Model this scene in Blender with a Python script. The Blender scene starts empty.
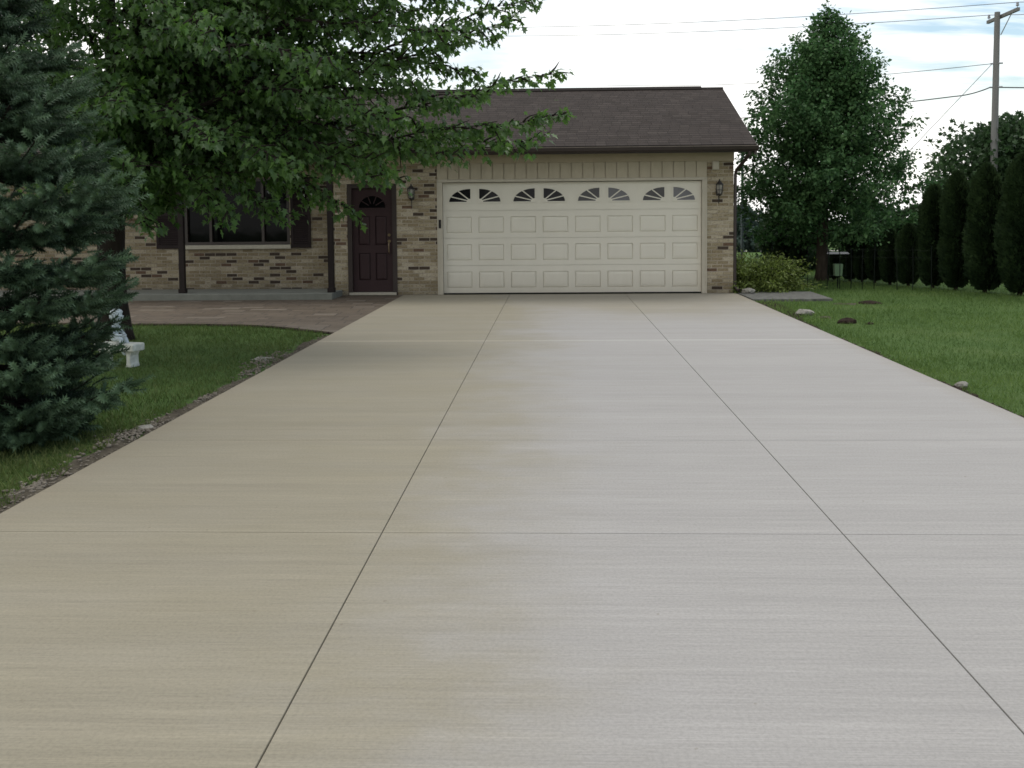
import bpy, bmesh, math, random
import numpy as np
from mathutils import Vector, Matrix
R = math.radians
rnd = random.Random(7)
rng = np.random.default_rng(11)
scene = bpy.context.scene
C = scene.collection

# ------------------------------------------------------------------ helpers
def tag(o, label=None, cat=None, group=None, kind=None):
    if label: o['label'] = label
    if cat: o['category'] = cat
    if group: o['group'] = group
    if kind: o['kind'] = kind
    return o

def empty(name, loc=(0, 0, 0), rz=0.0, **k):
    o = bpy.data.objects.new(name, None)
    o.location = loc
    o.rotation_euler = (0, 0, rz)
    o.empty_display_size = 0.2
    C.objects.link(o)
    return tag(o, **k)

def link(name, me, mats, parent=None, loc=None):
    o = bpy.data.objects.new(name, me)
    for m in (mats if isinstance(mats, (list, tuple)) else [mats]):
        me.materials.append(m)
    C.objects.link(o)
    if parent is not None:
        o.parent = parent
    if loc is not None:
        o.location = loc
    return o

class MB:
    """collects shapes and links them as ONE mesh object"""
    def __init__(s):
        s.v, s.f, s.m, s.uv = [], [], [], {}
    def add(s, vs, fs, mi=0):
        b = len(s.v)
        s.v += [tuple(p) for p in vs]
        for f in fs:
            s.f.append(tuple(b + i for i in f)); s.m.append(mi)
        return s
    def box(s, x0, x1, y0, y1, z0, z1, mi=0, M=None):
        vs = [Vector((x, y, z)) for z in (z0, z1) for y in (y0, y1) for x in (x0, x1)]
        if M is not None: vs = [M @ p for p in vs]
        return s.add(vs, [(0, 2, 3, 1), (4, 5, 7, 6), (0, 1, 5, 4), (2, 6, 7, 3), (0, 4, 6, 2), (1, 3, 7, 5)], mi)
    def tube(s, pts, rad, n=8, mi=0, cap=True):
        pts = [Vector(p) for p in pts]
        if not isinstance(rad, (list, tuple)): rad = [rad] * len(pts)
        vs, fs = [], []
        prev = None
        for i, p in enumerate(pts):
            t = (pts[min(i + 1, len(pts) - 1)] - pts[max(i - 1, 0)])
            if t.length < 1e-9: t = Vector((0, 0, 1))
            t.normalize()
            a = Vector((1, 0, 0)) if abs(t.x) < 0.8 else Vector((0, 1, 0))
            if prev is not None:
                a = prev
            u = (a - t * a.dot(t)).normalized(); w = t.cross(u); prev = u
            for k in range(n):
                an = 2 * math.pi * k / n
                vs.append(p + (u * math.cos(an) + w * math.sin(an)) * rad[i])
        for i in range(len(pts) - 1):
            for k in range(n):
                k2 = (k + 1) % n
                fs.append((i * n + k, i * n + k2, (i + 1) * n + k2, (i + 1) * n + k))
        if cap:
            fs.append(tuple(range(n - 1, -1, -1)))
            fs.append(tuple((len(pts) - 1) * n + k for k in range(n)))
        return s.add(vs, fs, mi)
    def lathe(s, prof, c=(0, 0, 0), n=14, mi=0):
        vs, fs = [], []
        for r, z in prof:
            for k in range(n):
                an = 2 * math.pi * k / n
                vs.append((c[0] + r * math.cos(an), c[1] + r * math.sin(an), c[2] + z))
        for i in range(len(prof) - 1):
            for k in range(n):
                k2 = (k + 1) % n
                fs.append((i * n + k, i * n + k2, (i + 1) * n + k2, (i + 1) * n + k))
        fs.append(tuple(range(n - 1, -1, -1)))
        fs.append(tuple((len(prof) - 1) * n + k for k in range(n)))
        return s.add(vs, fs, mi)
    def prism(s, poly, y0, y1, mi=0):
        """polygon in x,z extruded along y"""
        n = len(poly)
        vs = [(x, y0, z) for x, z in poly] + [(x, y1, z) for x, z in poly]
        fs = [tuple(range(n)), tuple(range(2 * n - 1, n - 1, -1))]
        for i in range(n):
            j = (i + 1) % n
            fs.append((i, i + n, j + n, j))
        return s.add(vs, fs, mi)
    def build(s, name, mats, parent=None, loc=None, bevel=0.0, smooth=False):
        me = bpy.data.meshes.new(name)
        me.from_pydata(s.v, [], s.f)
        for p, mi in zip(me.polygons, s.m): p.material_index = mi
        if smooth:
            for p in me.polygons: p.use_smooth = True
        me.update()
        bm = bmesh.new(); bm.from_mesh(me)
        bmesh.ops.recalc_face_normals(bm, faces=bm.faces); bm.to_mesh(me); bm.free()
        o = link(name, me, mats, parent, loc)
        if bevel:
            b = o.modifiers.new('bevel', 'BEVEL'); b.width = bevel; b.segments = 2; b.limit_method = 'ANGLE'
        return o

def np_mesh(name, verts, loops, starts, totals, tint=None):
    """big meshes straight from arrays; tint is a value per vertex"""
    me = bpy.data.meshes.new(name)
    me.vertices.add(len(verts)); me.vertices.foreach_set('co', np.ascontiguousarray(verts, dtype=np.float32).ravel())
    me.loops.add(len(loops)); me.loops.foreach_set('vertex_index', np.ascontiguousarray(loops, dtype=np.int32))
    me.polygons.add(len(starts)); me.polygons.foreach_set('loop_start', np.ascontiguousarray(starts, dtype=np.int32))
    me.polygons.foreach_set('loop_total', np.ascontiguousarray(totals, dtype=np.int32))
    if tint is not None:
        a = me.attributes.new('tint', 'FLOAT', 'POINT')
        a.data.foreach_set('value', np.ascontiguousarray(tint, dtype=np.float32))
    me.update(calc_edges=True)
    return me

def norm(a):
    return a / np.maximum(np.linalg.norm(a, axis=-1, keepdims=True), 1e-9)

def stamp(name, shape, faces, pos, ydir, nrm, size, tint):
    """copies of one small leaf shape (k,3) set at pos, its y axis along ydir, its z axis near nrm: ONE mesh"""
    y = norm(ydir); x = norm(np.cross(y, nrm)); z = np.cross(x, y)
    sh = np.asarray(shape, dtype=float)
    k = len(sh)
    V = pos[:, None, :] + size[:, None, None] * (sh[None, :, 0:1] * x[:, None, :] + sh[None, :, 1:2] * y[:, None, :] + sh[None, :, 2:3] * z[:, None, :])
    n = len(pos)
    fl = np.concatenate([np.array(f) for f in faces]); tot = np.array([len(f) for f in faces])
    loops = (np.arange(n)[:, None] * k + fl[None, :]).ravel()
    totals = np.tile(tot, n); starts = np.concatenate([[0], np.cumsum(totals)[:-1]])
    return np_mesh(name, V.reshape(-1, 3), loops, starts, totals, np.repeat(tint, k))

# ------------------------------------------------------------------ materials
def mat(name):
    m = bpy.data.materials.new(name); m.use_nodes = True
    nt = m.node_tree; nt.nodes.clear()
    out = nt.nodes.new('ShaderNodeOutputMaterial')
    return m, nt, out

class N:
    """short node writer"""
    def __init__(s, nt): s.nt = nt
    def __call__(s, typ, ins=None, **props):
        n = s.nt.nodes.new('ShaderNode' + typ)
        for k, v in props.items(): setattr(n, k, v)
        for k, v in (ins or {}).items():
            sock = n.inputs[k]
            if isinstance(v, bpy.types.NodeSocket): s.nt.links.new(v, sock)
            else: sock.default_value = v
        return n
    def coord(s, kind='Object'): return s('TexCoord').outputs[kind]
    def mapping(s, vec, scale=(1, 1, 1), loc=(0, 0, 0), rot=(0, 0, 0)):
        return s('Mapping', {'Vector': vec, 'Scale': scale, 'Location': loc, 'Rotation': rot}).outputs[0]
    def noise(s, vec, scale, detail=4, rough=0.55):
        return s('TexNoise', {'Vector': vec, 'Scale': scale, 'Detail': detail, 'Roughness': rough}).outputs['Fac']
    def ramp(s, fac, stops, interp='LINEAR'):
        n = s('ValToRGB', {'Fac': fac}); r = n.color_ramp; r.interpolation = interp
        while len(r.elements) < len(stops): r.elements.new(0.5)
        for e, (p, c) in zip(r.elements, stops):
            e.position = p; e.color = c if len(c) == 4 else (*c, 1)
        return n.outputs['Color']
    def fr(s, fac, a, b, c=0.0, d=1.0, smooth=False):
        n = s('MapRange', {'Value': fac, 'From Min': a, 'From Max': b, 'To Min': c, 'To Max': d})
        if smooth: n.interpolation_type = 'SMOOTHSTEP'
        return n.outputs[0]
    def mix(s, f, a, b, mode='MIX'):
        n = s.nt.nodes.new('ShaderNodeMix'); n.data_type = 'RGBA'; n.blend_type = mode; n.clamp_factor = True
        for sock, v in ((n.inputs[0], f), (n.inputs[6], a), (n.inputs[7], b)):
            if isinstance(v, bpy.types.NodeSocket): s.nt.links.new(v, sock)
            else: sock.default_value = v if not isinstance(v, tuple) or len(v) == 4 else (*v, 1)
        return n.outputs[2]
    def math(s, op, a, b=0.0, clamp=False):
        n = s.nt.nodes.new('ShaderNodeMath'); n.operation = op; n.use_clamp = clamp
        for sock, v in ((n.inputs[0], a), (n.inputs[1], b)):
            if isinstance(v, bpy.types.NodeSocket): s.nt.links.new(v, sock)
            else: sock.default_value = v
        return n.outputs[0]
    def bump(s, h, strength=0.3, dist=0.01):
        return s('Bump', {'Height': h, 'Strength': strength, 'Distance': dist}).outputs[0]
    def finish(s, out, color, rough=0.7, normal=None, spec=0.3, metal=0.0, **extra):
        b = s('BsdfPrincipled')
        for k, v in dict({'Base Color': color, 'Roughness': rough, 'Specular IOR Level': spec, 'Metallic': metal}, **extra).items():
            if isinstance(v, bpy.types.NodeSocket): s.nt.links.new(v, b.inputs[k])
            else: b.inputs[k].default_value = (*v, 1) if isinstance(v, tuple) and len(v) == 3 else v
        if normal is not None: s.nt.links.new(normal, b.inputs['Normal'])
        s.nt.links.new(b.outputs[0], out.inputs[0])
        return b

def plain(name, col, rough=0.6, var=0.18, scale=6.0, spec=0.3, metal=0.0, bump=0.0, bscale=60.0, stretch=(1, 1, 1)):
    m, nt, out = mat(name); n = N(nt)
    co = n.mapping(n.coord(), stretch)
    f = n.noise(co, scale, 5, 0.6)
    lo = tuple(c * (1 - var) for c in col); hi = tuple(min(1, c * (1 + var)) for c in col)
    c = n.ramp(f, [(0.25, lo), (0.75, hi)])
    nm = n.bump(n.noise(co, bscale, 3), bump, 0.01) if bump else None
    n.finish(out, c, rough, nm, spec, metal)
    return m

def door_paint():
    m, nt, out = mat('almond painted steel'); n = N(nt)
    co = n.coord(); z = n('SeparateXYZ', {'Vector': co}).outputs['Z']
    f = n.noise(n.mapping(co, (1, 1, .4)), 2.2, 5, .6)
    c = n.ramp(f, [(0.25, (0.60, 0.57, 0.485)), (0.75, (0.64, 0.61, 0.525))])
    d = n.fr(n.math('SUBTRACT', z, n.math('MULTIPLY', n.noise(n.mapping(co, (3, 1, 1)), 2.5, 5, .65), .35)), -.15, .30, .45, 0.0)
    c = n.mix(d, c, (0.40, 0.36, 0.29))
    n.finish(out, c, n.fr(f, .3, .7, .38, .52), None, 0.4)
    return m
def brick_mat(name, axis, gain=1.0):
    m, nt, out = mat(name); n = N(nt)
    co = n.coord(); sep = n('SeparateXYZ', {'Vector': co})
    vec = n('CombineXYZ', {'X': sep.outputs[axis], 'Y': sep.outputs['Z']}).outputs[0]
    wob = n('TexNoise', {'Vector': vec, 'Scale': 9.0, 'Detail': 1.0})
    vec2 = n('VectorMath', {0: vec, 1: n('VectorMath', {0: wob.outputs['Color'], 1: (0.006, 0.006, 0)}, operation='MULTIPLY').outputs[0]}, operation='ADD').outputs[0]
    br = n('TexBrick', {'Vector': vec2, 'Color1': (0, 0, 0, 1), 'Color2': (1, 1, 1, 1), 'Mortar': (0, 0, 0, 1), 'Scale': 1.0,
                        'Mortar Size': 0.0072, 'Mortar Smooth': 0.25, 'Bias': 0.0, 'Brick Width': 0.212, 'Row Height': 0.068}, offset=0.5, squash=1.0)
    tint = br.outputs['Color']
    col = n.ramp(tint, [(0.0, (0.070, 0.055, 0.044)), (0.10, (0.140, 0.095, 0.068)), (0.15, (0.275, 0.235, 0.160)), (0.22, (0.335, 0.298, 0.212)),
                        (0.36, (0.265, 0.228, 0.155)), (0.48, (0.385, 0.35, 0.262)), (0.62, (0.295, 0.26, 0.18)), (0.74, (0.43, 0.395, 0.31)), (0.88, (0.26, 0.22, 0.148))], 'CONSTANT')
    blot = n.noise(n.mapping(vec, (1, 2.2, 1)), 26, 5, 0.75)
    speck = n.ramp(n.noise(n.mapping(vec, (1, 1.7, 1)), 24, 4, 0.75), [(0.53, (1, 1, 1)), (0.64, (0.36, 0.31, 0.26))])
    col = n.mix(1.0, col, n.ramp(blot, [(0.3, (0.70, 0.69, 0.67)), (0.7, (1.18, 1.18, 1.17))]), 'MULTIPLY')
    col = n.mix(0.8, col, speck, 'MULTIPLY')
    mort = n.ramp(n.noise(vec, 3.0, 3), [(0.35, (0.26, 0.235, 0.19)), (0.65, (0.43, 0.40, 0.34))])
    col = n.mix(br.outputs['Fac'], col, mort)
    # damp and splash dirt towards the ground
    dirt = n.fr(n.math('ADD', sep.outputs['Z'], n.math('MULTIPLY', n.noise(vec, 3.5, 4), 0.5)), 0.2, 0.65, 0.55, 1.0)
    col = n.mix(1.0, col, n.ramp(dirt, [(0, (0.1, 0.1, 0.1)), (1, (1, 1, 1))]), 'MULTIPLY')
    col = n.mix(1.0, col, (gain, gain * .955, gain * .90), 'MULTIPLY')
    h = n.math('SUBTRACT', n.math('MULTIPLY', n.noise(vec, 90, 3), 0.3), br.outputs['Fac'])
    n.finish(out, col, 0.9, n.bump(h, 0.8, 0.008), 0.2)
    return m

def leaf_mat(name, lo, hi, trans, fac=0.35, rough=0.5, spec=0.35, shade_side=False):
    m, nt, out = mat(name); n = N(nt)
    t = n('Attribute', attribute_name='tint').outputs['Fac']
    big = n.noise(n.coord(), 1.1, 2)
    t2 = n.math('ADD', t, n.fr(big, 0.3, 0.7, -0.18, 0.18), True)
    c = n.mix(t2, lo, hi)
    if shade_side:                       # tree shade on the left lawn, mixed into the blade colour as olive
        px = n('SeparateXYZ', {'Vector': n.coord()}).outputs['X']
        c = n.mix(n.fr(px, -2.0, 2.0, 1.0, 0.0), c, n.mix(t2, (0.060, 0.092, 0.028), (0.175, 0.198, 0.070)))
    b = n.finish(out, c, rough, None, spec)
    tr = n('BsdfTranslucent', {'Color': n.mix(t2, tuple(0.6 * v for v in trans), trans)})
    mx = n('MixShader', {0: fac, 1: b.outputs[0], 2: tr.outputs[0]})
    nt.links.new(mx.outputs[0], out.inputs[0])
    return m

M = {}
M['brick'] = brick_mat('tan brick front', 'X', .98)
M['brick_porch_shade'] = brick_mat('tan brick with porch shade in its colour', 'X', .76)  # darker copy of the front brick, eave and tree shade put into its colour
M['brick_side'] = brick_mat('tan brick side', 'Y')
M['door_white'] = plain('almond painted steel', (0.62, 0.59, 0.505), 0.45, 0.05, 3, 0.4)
M['door_white'] = door_paint()
M['trim'] = plain('beige painted trim', (0.42, 0.385, 0.31), 0.6, 0.08, 5)
M['siding'] = plain('tan painted siding', (0.39, 0.345, 0.26), 0.65, 0.07, 7, stretch=(1, 1, .3))
M['soffit'] = plain('tan soffit', (0.355, 0.305, 0.222), 0.65, 0.07, 5)
M['brown'] = plain('dark brown painted metal', (0.030, 0.021, 0.018), 0.4, 0.15, 6, 0.45)
M['gutter_lip'] = plain('lighter gutter lip', (0.13, 0.105, 0.085), 0.45, 0.15, 6, 0.45)  # lip in a lighter brown than the gutter
M['door_brown'] = plain('dark maroon brown door paint', (0.032, 0.0165, 0.018), 0.42, 0.12, 5, 0.25)
M['shutter'] = plain('dark brown shutter', (0.018, 0.012, 0.012), 0.55, 0.15, 8, 0.15)
M['post'] = plain('dark brown porch post', (0.019, 0.014, 0.013), 0.55, 0.2, 9, 0.15)
M['black'] = plain('black iron', (0.022, 0.020, 0.019), 0.45, 0.2, 20, 0.5)
M['rubber'] = plain('black rubber', (0.012, 0.012, 0.012), 0.8, 0.1)
M['brass'] = plain('aged brass', (0.20, 0.15, 0.09), 0.35, 0.2, 20, 0.5, 0.8)
M['sill'] = plain('limestone sill', (0.36, 0.335, 0.27), 0.85, 0.12, 14, bump=0.2)
M['porch'] = plain('porch concrete', (0.17, 0.175, 0.15), 0.9, 0.18, 5, 0.2, bump=0.25)
M['slabcon'] = plain('old path concrete', (0.125, 0.125, 0.112), 0.95, 0.5, 11, 0.2, bump=0.5, bscale=45)
M['statue'] = plain('pale weathered cast stone', (0.50, 0.56, 0.58), 0.9, 0.3, 18, 0.2, bump=0.3)
M['bench'] = plain('white cast stone bench', (0.55, 0.56, 0.50), 0.9, 0.25, 16, 0.2, bump=0.3)
M['stone'] = plain('pale limestone', (0.23, 0.22, 0.19), 0.9, 0.45, 16, 0.2, bump=0.6)
M['gravel'] = plain('crushed concrete', (0.17, 0.15, 0.12), 0.95, 0.5, 30, 0.1)
M['soil'] = plain('bare soil', (0.080, 0.070, 0.053), 1.0, 0.55, 14, 0.05, bump=0.9, bscale=35)
M['soil_dark'] = plain('dark damp soil', (0.030, 0.022, 0.017), 1.0, 0.5, 22, 0.05, bump=1.0, bscale=30)
M['bark'] = plain('grey brown bark', (0.055, 0.045, 0.036), 0.95, 0.4, 14, 0.1, bump=1.0, bscale=30, stretch=(1, 1, .25))
M['bark_dark'] = plain('dark bark', (0.022, 0.018, 0.015), 0.95, 0.4, 14, 0.1, bump=1.0, bscale=26, stretch=(1, 1, .25))
M['polewood'] = plain('grey weathered pole wood', (0.185, 0.18, 0.178), 0.9, 0.2, 8, 0.15, bump=0.3, stretch=(1, 1, .06))
M['wire'] = plain('grey wire', (0.17, 0.17, 0.18), 0.6, 0.05)
M['cable'] = plain('black cable', (0.02, 0.02, 0.022), 0.6, 0.05)
M['porcelain'] = plain('grey porcelain', (0.28, 0.28, 0.30), 0.3, 0.05, 5, 0.5)
M['fencepost'] = plain('dark green fence stake', (0.010, 0.013, 0.011), 0.8, 0.2, 6, .1)
M['fencewire'] = plain('thin fence wire', (0.03, 0.034, 0.034), 0.7, 0.1)
M['feeder'] = plain('pale green painted box', (0.10, 0.16, 0.09), 0.7, 0.15, 8)
M['galv'] = plain('dull green grey pole paint', (0.075, 0.095, 0.10), 0.5, 0.1, 4)
M['far_road'] = plain('pale far road', (0.30, 0.28, 0.25), 0.9, 0.1, 0.5)
M['plaque'] = plain('beige plastic', (0.45, 0.41, 0.33), 0.5, 0.05)

def glass_dark(name, col, rough=0.04, spec=0.6):
    m, nt, out = mat(name); n = N(nt)
    w = n.noise(n.coord(), 2.2, 2)
    n.finish(out, n.ramp(w, [(0.3, tuple(.7 * c for c in col)), (0.7, col)]), rough, n.bump(w, 0.05, 0.02), spec)
    return m
M['glass'] = glass_dark('dark window glass', (0.004, 0.0043, 0.0045), .05, .07)
M['fanglass'] = glass_dark('dim garage glass', (0.010, 0.010, 0.012), 0.08, 0.14)
M['fanglass_mid'] = glass_dark('garage glass tinted as dim reflection', (0.05, 0.05, 0.053), 0.1, 0.25)  # faint reflection painted into the pane colour
M['fanglass_pale'] = glass_dark('garage glass tinted as pale reflection', (0.13, 0.13, 0.14), 0.15, 0.3)  # stronger reflection painted as a paler pane colour, nothing stands behind it
def lampglass():
    m, nt, out = mat('seeded lantern glass'); n = N(nt)
    n.finish(out, n.ramp(n.noise(n.coord(), 40, 2), [(0.3, (0.16, 0.15, 0.13)), (0.7, (0.30, 0.28, 0.25))]), 0.12, None, 0.6)
    return m
M['lampglass'] = lampglass()

def driveway_mat():
    m, nt, out = mat('broomed concrete'); n = N(nt)
    co = n.coord(); sep = n('SeparateXYZ', {'Vector': co}); X, Y = sep.outputs['X'], sep.outputs['Y']
    big = n.noise(n.mapping(co, (0.5, 0.35, 1)), 1.0, 4, 0.6)
    edge = n.math('ADD', X, n.fr(big, 0.25, 0.75, -0.55, 0.45))
    tan = n.fr(n.math('ADD', edge, n.fr(n.noise(n.mapping(co, (1.6, 2.6, 1)), 1.0, 5, .7), .25, .75, -.30, .30)), -1.15, 0.45, 1.0, 0.0, True)
    far = n.fr(n.math('ADD', Y, n.fr(big, 0.25, 0.75, -1.5, 1.5)), 13.5, 18.0, 0.0, 0.8, True)
    tan = n.math('MAXIMUM', tan, far)
    tan = n.math('MULTIPLY', tan, n.fr(n.noise(n.mapping(co, (.8, 1.6, 1)), 1.3, 4), 0.2, 0.7, 0.85, 1.0))
    col = n.mix(tan, (0.328, 0.315, 0.296), (0.262, 0.236, 0.170))
    band = n.noise(n.mapping(co, (0.10, 3.2, 1)), 1.0, 5, 0.65)      # strokes of the broom lie across the drive
    streak = n.noise(n.mapping(co, (0.35, 26, 1)), 1.0, 4, 0.7)
    fine = n.noise(n.mapping(co, (3.0, 190, 1)), 1.0, 3, 0.7)
    pit = n.noise(co, 70, 3, 0.75)
    blot = n.noise(n.mapping(co, (.7, 1.1, 1)), 1.7, 6, 0.65)
    for f, lo, hi, a, b in ((band, .925, 1.045, .3, .7), (streak, .89, 1.07, .3, .7), (fine, .86, 1.10, .3, .7), (pit, .87, 1.05, .32, .6), (blot, .975, 1.02, .3, .7)):
        col = n.mix(1.0, col, n.ramp(f, [(a, (lo,) * 3), (b, (hi,) * 3)]), 'MULTIPLY')
    line = n.ramp(n.noise(n.mapping(co, (0.22, 11, 1)), 1.0, 3, .6), [(0.66, (1, 1, 1)), (0.74, (0.90, 0.89, 0.87))])
    col = n.mix(.9, col, line, 'MULTIPLY')
    spots = n.ramp(n.noise(co, 17, 2, 0.6), [(0.735, (1, 1, 1)), (0.78, (0.72, 0.68, 0.62))])
    col = n.mix(0.8, col, spots, 'MULTIPLY')
    # faint seam of an earlier pour
    sm = n.math('ABSOLUTE', n.math('SUBTRACT', Y, 12.33))
    seam = n.ramp(n.fr(sm, 0.0, 0.09), [(0, (1.32,) * 3), (1, (1, 1, 1))])
    col = n.mix(1.0, col, seam, 'MULTIPLY')
    # grubby edges
    ex = n.math('ABSOLUTE', n.math('SUBTRACT', X, 0.285))
    grub = n.fr(n.math('ADD', ex, n.math('MULTIPLY', n.noise(co, 5, 4), 0.25)), 3.05, 3.35, 0.0, 0.45)
    col = n.mix(grub, col, (0.24, 0.205, 0.15))
    h = n.math('ADD', n.math('MULTIPLY', fine, 1.0), n.math('MULTIPLY', pit, 0.8))
    n.finish(out, col, n.fr(streak, .3, .7, 0.68, 0.88), n.bump(h, 0.18, 0.003), 0.3)
    return m
M['driveway'] = driveway_mat()
M['joint'] = plain('dark joint', (0.012, 0.010, 0.009), 1.0, 0.3, 10, 0.0)

def walkway_mat():
    m, nt, out = mat('stamped brown concrete'); n = N(nt)
    co = n.coord()
    br = n('TexBrick', {'Vector': co, 'Color1': (0, 0, 0, 1), 'Color2': (1, 1, 1, 1), 'Mortar': (0, 0, 0, 1), 'Scale': 1.0, 'Mortar Size': 0.010,
                        'Mortar Smooth': 0.6, 'Brick Width': 0.62, 'Row Height': 0.21}, offset=0.37, squash=0.6, squash_frequency=3)
    col = n.ramp(br.outputs['Color'], [(0.0, (0.090, 0.070, 0.050)), (0.4, (0.130, 0.104, 0.077)), (0.7, (0.104, 0.083, 0.063)), (1.0, (0.175, 0.148, 0.115))])
    b2 = n.noise(n.mapping(co, (1, 2.6, 1)), 4.5, 6, 0.7)
    col = n.mix(1.0, col, n.ramp(b2, [(0.3, (0.62,) * 3), (0.7, (1.25,) * 3)]), 'MULTIPLY')
    col = n.mix(br.outputs['Fac'], col, (0.040, 0.035, 0.032))
    h = n.math('SUBTRACT', n.math('MULTIPLY', b2, 0.8), br.outputs['Fac'])
    n.finish(out, col, 0.7, n.bump(h, 0.6, 0.01), 0.15)
    return m
M['walkway'] = walkway_mat()

def roof_mat():
    m, nt, out = mat('brown asphalt shingles'); n = N(nt)
    uv = n('Attribute', attribute_name='slope_uv').outputs['Vector']
    su = n('SeparateXYZ', {'Vector': uv}); row = n.math('FLOOR', n.math('DIVIDE', su.outputs['Y'], 0.143))
    hsh = n('TexWhiteNoise', {'W': row}, noise_dimensions='1D').outputs['Value']
    uv2 = n('CombineXYZ', {'X': n.math('ADD', su.outputs['X'], n.math('MULTIPLY', hsh, 3.7)), 'Y': su.outputs['Y']}).outputs[0]
    br = n('TexBrick', {'Vector': uv2, 'Color1': (0, 0, 0, 1), 'Color2': (1, 1, 1, 1), 'Mortar': (0, 0, 0, 1), 'Scale': 1.0, 'Mortar Size': 0.006,
                        'Mortar Smooth': 0.3, 'Brick Width': 0.19, 'Row Height': 0.143}, offset=0.5, squash=1.0)
    col = n.ramp(br.outputs['Color'], [(0, (0.033, 0.026, 0.0215)), (0.35, (0.045, 0.036, 0.031)), (0.6, (0.038, 0.030, 0.026)), (1.0, (0.053, 0.043, 0.037))])
    col = n.mix(1.0, col, n.ramp(n.noise(uv, 2.2, 5, .6), [(0.3, (0.82,) * 3), (0.7, (1.15,) * 3)]), 'MULTIPLY')
    col = n.mix(1.0, col, n.ramp(n.noise(uv, 160, 2, .8), [(0.3, (0.7,) * 3), (0.7, (1.3,) * 3)]), 'MULTIPLY')
    sv = n('SeparateXYZ', {'Vector': uv}).outputs['Y']
    saw = n.math('FRACT', n.math('DIVIDE', sv, 0.143))
    col = n.mix(n.math('MULTIPLY', br.outputs['Fac'], 0.30), col, (0.018, 0.015, 0.014))
    lip = n.fr(n.math('ADD', saw, n.math('MULTIPLY', n.noise(n.mapping(uv, (4, 7, 1)), 1.0, 2), .14)), 0.10, 0.26, .55, 1.0)
    col = n.mix(1.0, col, n.ramp(lip, [(0, (0, 0, 0)), (1, (1, 1, 1))]), 'MULTIPLY')
    h = n.math('SUBTRACT', n.math('MULTIPLY', n.math('SUBTRACT', 1.0, saw), 1.0), br.outputs['Fac'])
    n.finish(out, col, 0.95, n.bump(h, 0.7, 0.012), 0.15)
    return m
M['roof'] = roof_mat()

def lawn_mat():
    m, nt, out = mat('lawn'); n = N(nt)
    co = n.coord()
    a = n.noise(co, 0.55, 5, .6); b = n.noise(co, 9.0, 5, .75); c = n.noise(co, 70, 3, .8)
    col = n.ramp(n.math('ADD', n.math('MULTIPLY', a, .6), n.math('MULTIPLY', b, .4)), [(0.3, (0.056, 0.102, 0.027)), (0.5, (0.080, 0.140, 0.037)), (0.7, (0.125, 0.175, 0.060))])
    col = n.mix(1.0, col, n.ramp(c, [(0.3, (0.55,) * 3), (0.7, (1.3,) * 3)]), 'MULTIPLY')
    n.finish(out, col, 0.95, n.bump(n.math('ADD', b, c), 0.8, 0.03), 0.1)
    return m
M['lawn'] = lawn_mat()
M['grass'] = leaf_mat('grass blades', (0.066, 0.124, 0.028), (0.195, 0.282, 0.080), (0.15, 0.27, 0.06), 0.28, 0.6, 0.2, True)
M['maple'] = leaf_mat('maple leaves', (0.026, 0.064, 0.019), (0.108, 0.196, 0.054), (0.14, 0.29, 0.05), 0.40, 0.45, 0.4)
M['maple2'] = leaf_mat('young maple leaves', (0.034, 0.084, 0.032), (0.125, 0.225, 0.085), (0.07, 0.19, 0.06), 0.28, .6, .15)
M['spruce'] = leaf_mat('blue green spruce needles', (0.017, 0.040, 0.019), (0.125, 0.205, 0.110), (0.05, 0.09, 0.05), 0.12, 0.6, 0.3)
M['arbor'] = leaf_mat('arborvitae sprays', (0.009, 0.022, 0.008), (0.040, 0.070, 0.022), (0.03, 0.06, 0.02), 0.12, 0.7, 0.2)
M['dark_tree'] = leaf_mat('dark background leaves', (0.012, 0.026, 0.012), (0.040, 0.072, 0.030), (0.04, 0.08, 0.03), 0.2, 0.6, 0.25)
M['bg_tree'] = leaf_mat('background tree leaves', (0.022, 0.048, 0.020), (0.070, 0.122, 0.050), (0.05, 0.11, 0.04), 0.25, 0.6, 0.3)
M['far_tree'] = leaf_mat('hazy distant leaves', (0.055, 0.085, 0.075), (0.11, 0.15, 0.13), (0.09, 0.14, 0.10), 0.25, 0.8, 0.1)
M['shrub'] = leaf_mat('light green shrub leaves', (0.065, 0.105, 0.022), (0.24, 0.30, 0.070), (0.20, 0.30, 0.05), 0.3, 0.5, 0.3)
M['core'] = plain('dark light-blocking core', (0.006, 0.009, 0.005), 1.0, 0.3, 10, 0.0)  # for the closed core added inside the arborvitae to block light

# ------------------------------------------------------------------ camera
cam_d = bpy.data.cameras.new('camera'); cam = bpy.data.objects.new('camera', cam_d); C.objects.link(cam)
f_px = 1036.0
vx, vy = (553 - 512) / f_px, (277 - 214) / f_px
Yc = Vector((vx, vy, -1)).normalized(); roll = R(0.5)
Xc = Vector((math.cos(roll), math.sin(roll), 0)); Xc = (Xc - Yc * Xc.dot(Yc)).normalized(); Zc = Xc.cross(Yc)
cam.matrix_world = Matrix.Translation((0, 0, 1.51)) @ Matrix((Xc, Yc, Zc)).to_4x4()
cam_d.sensor_width = 36.0; cam_d.lens = f_px / 1024 * 36
cam_d.shift_y = (277 - 384) / 1024
cam_d.clip_start = 0.05; cam_d.clip_end = 3000
scene.camera = cam

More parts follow.
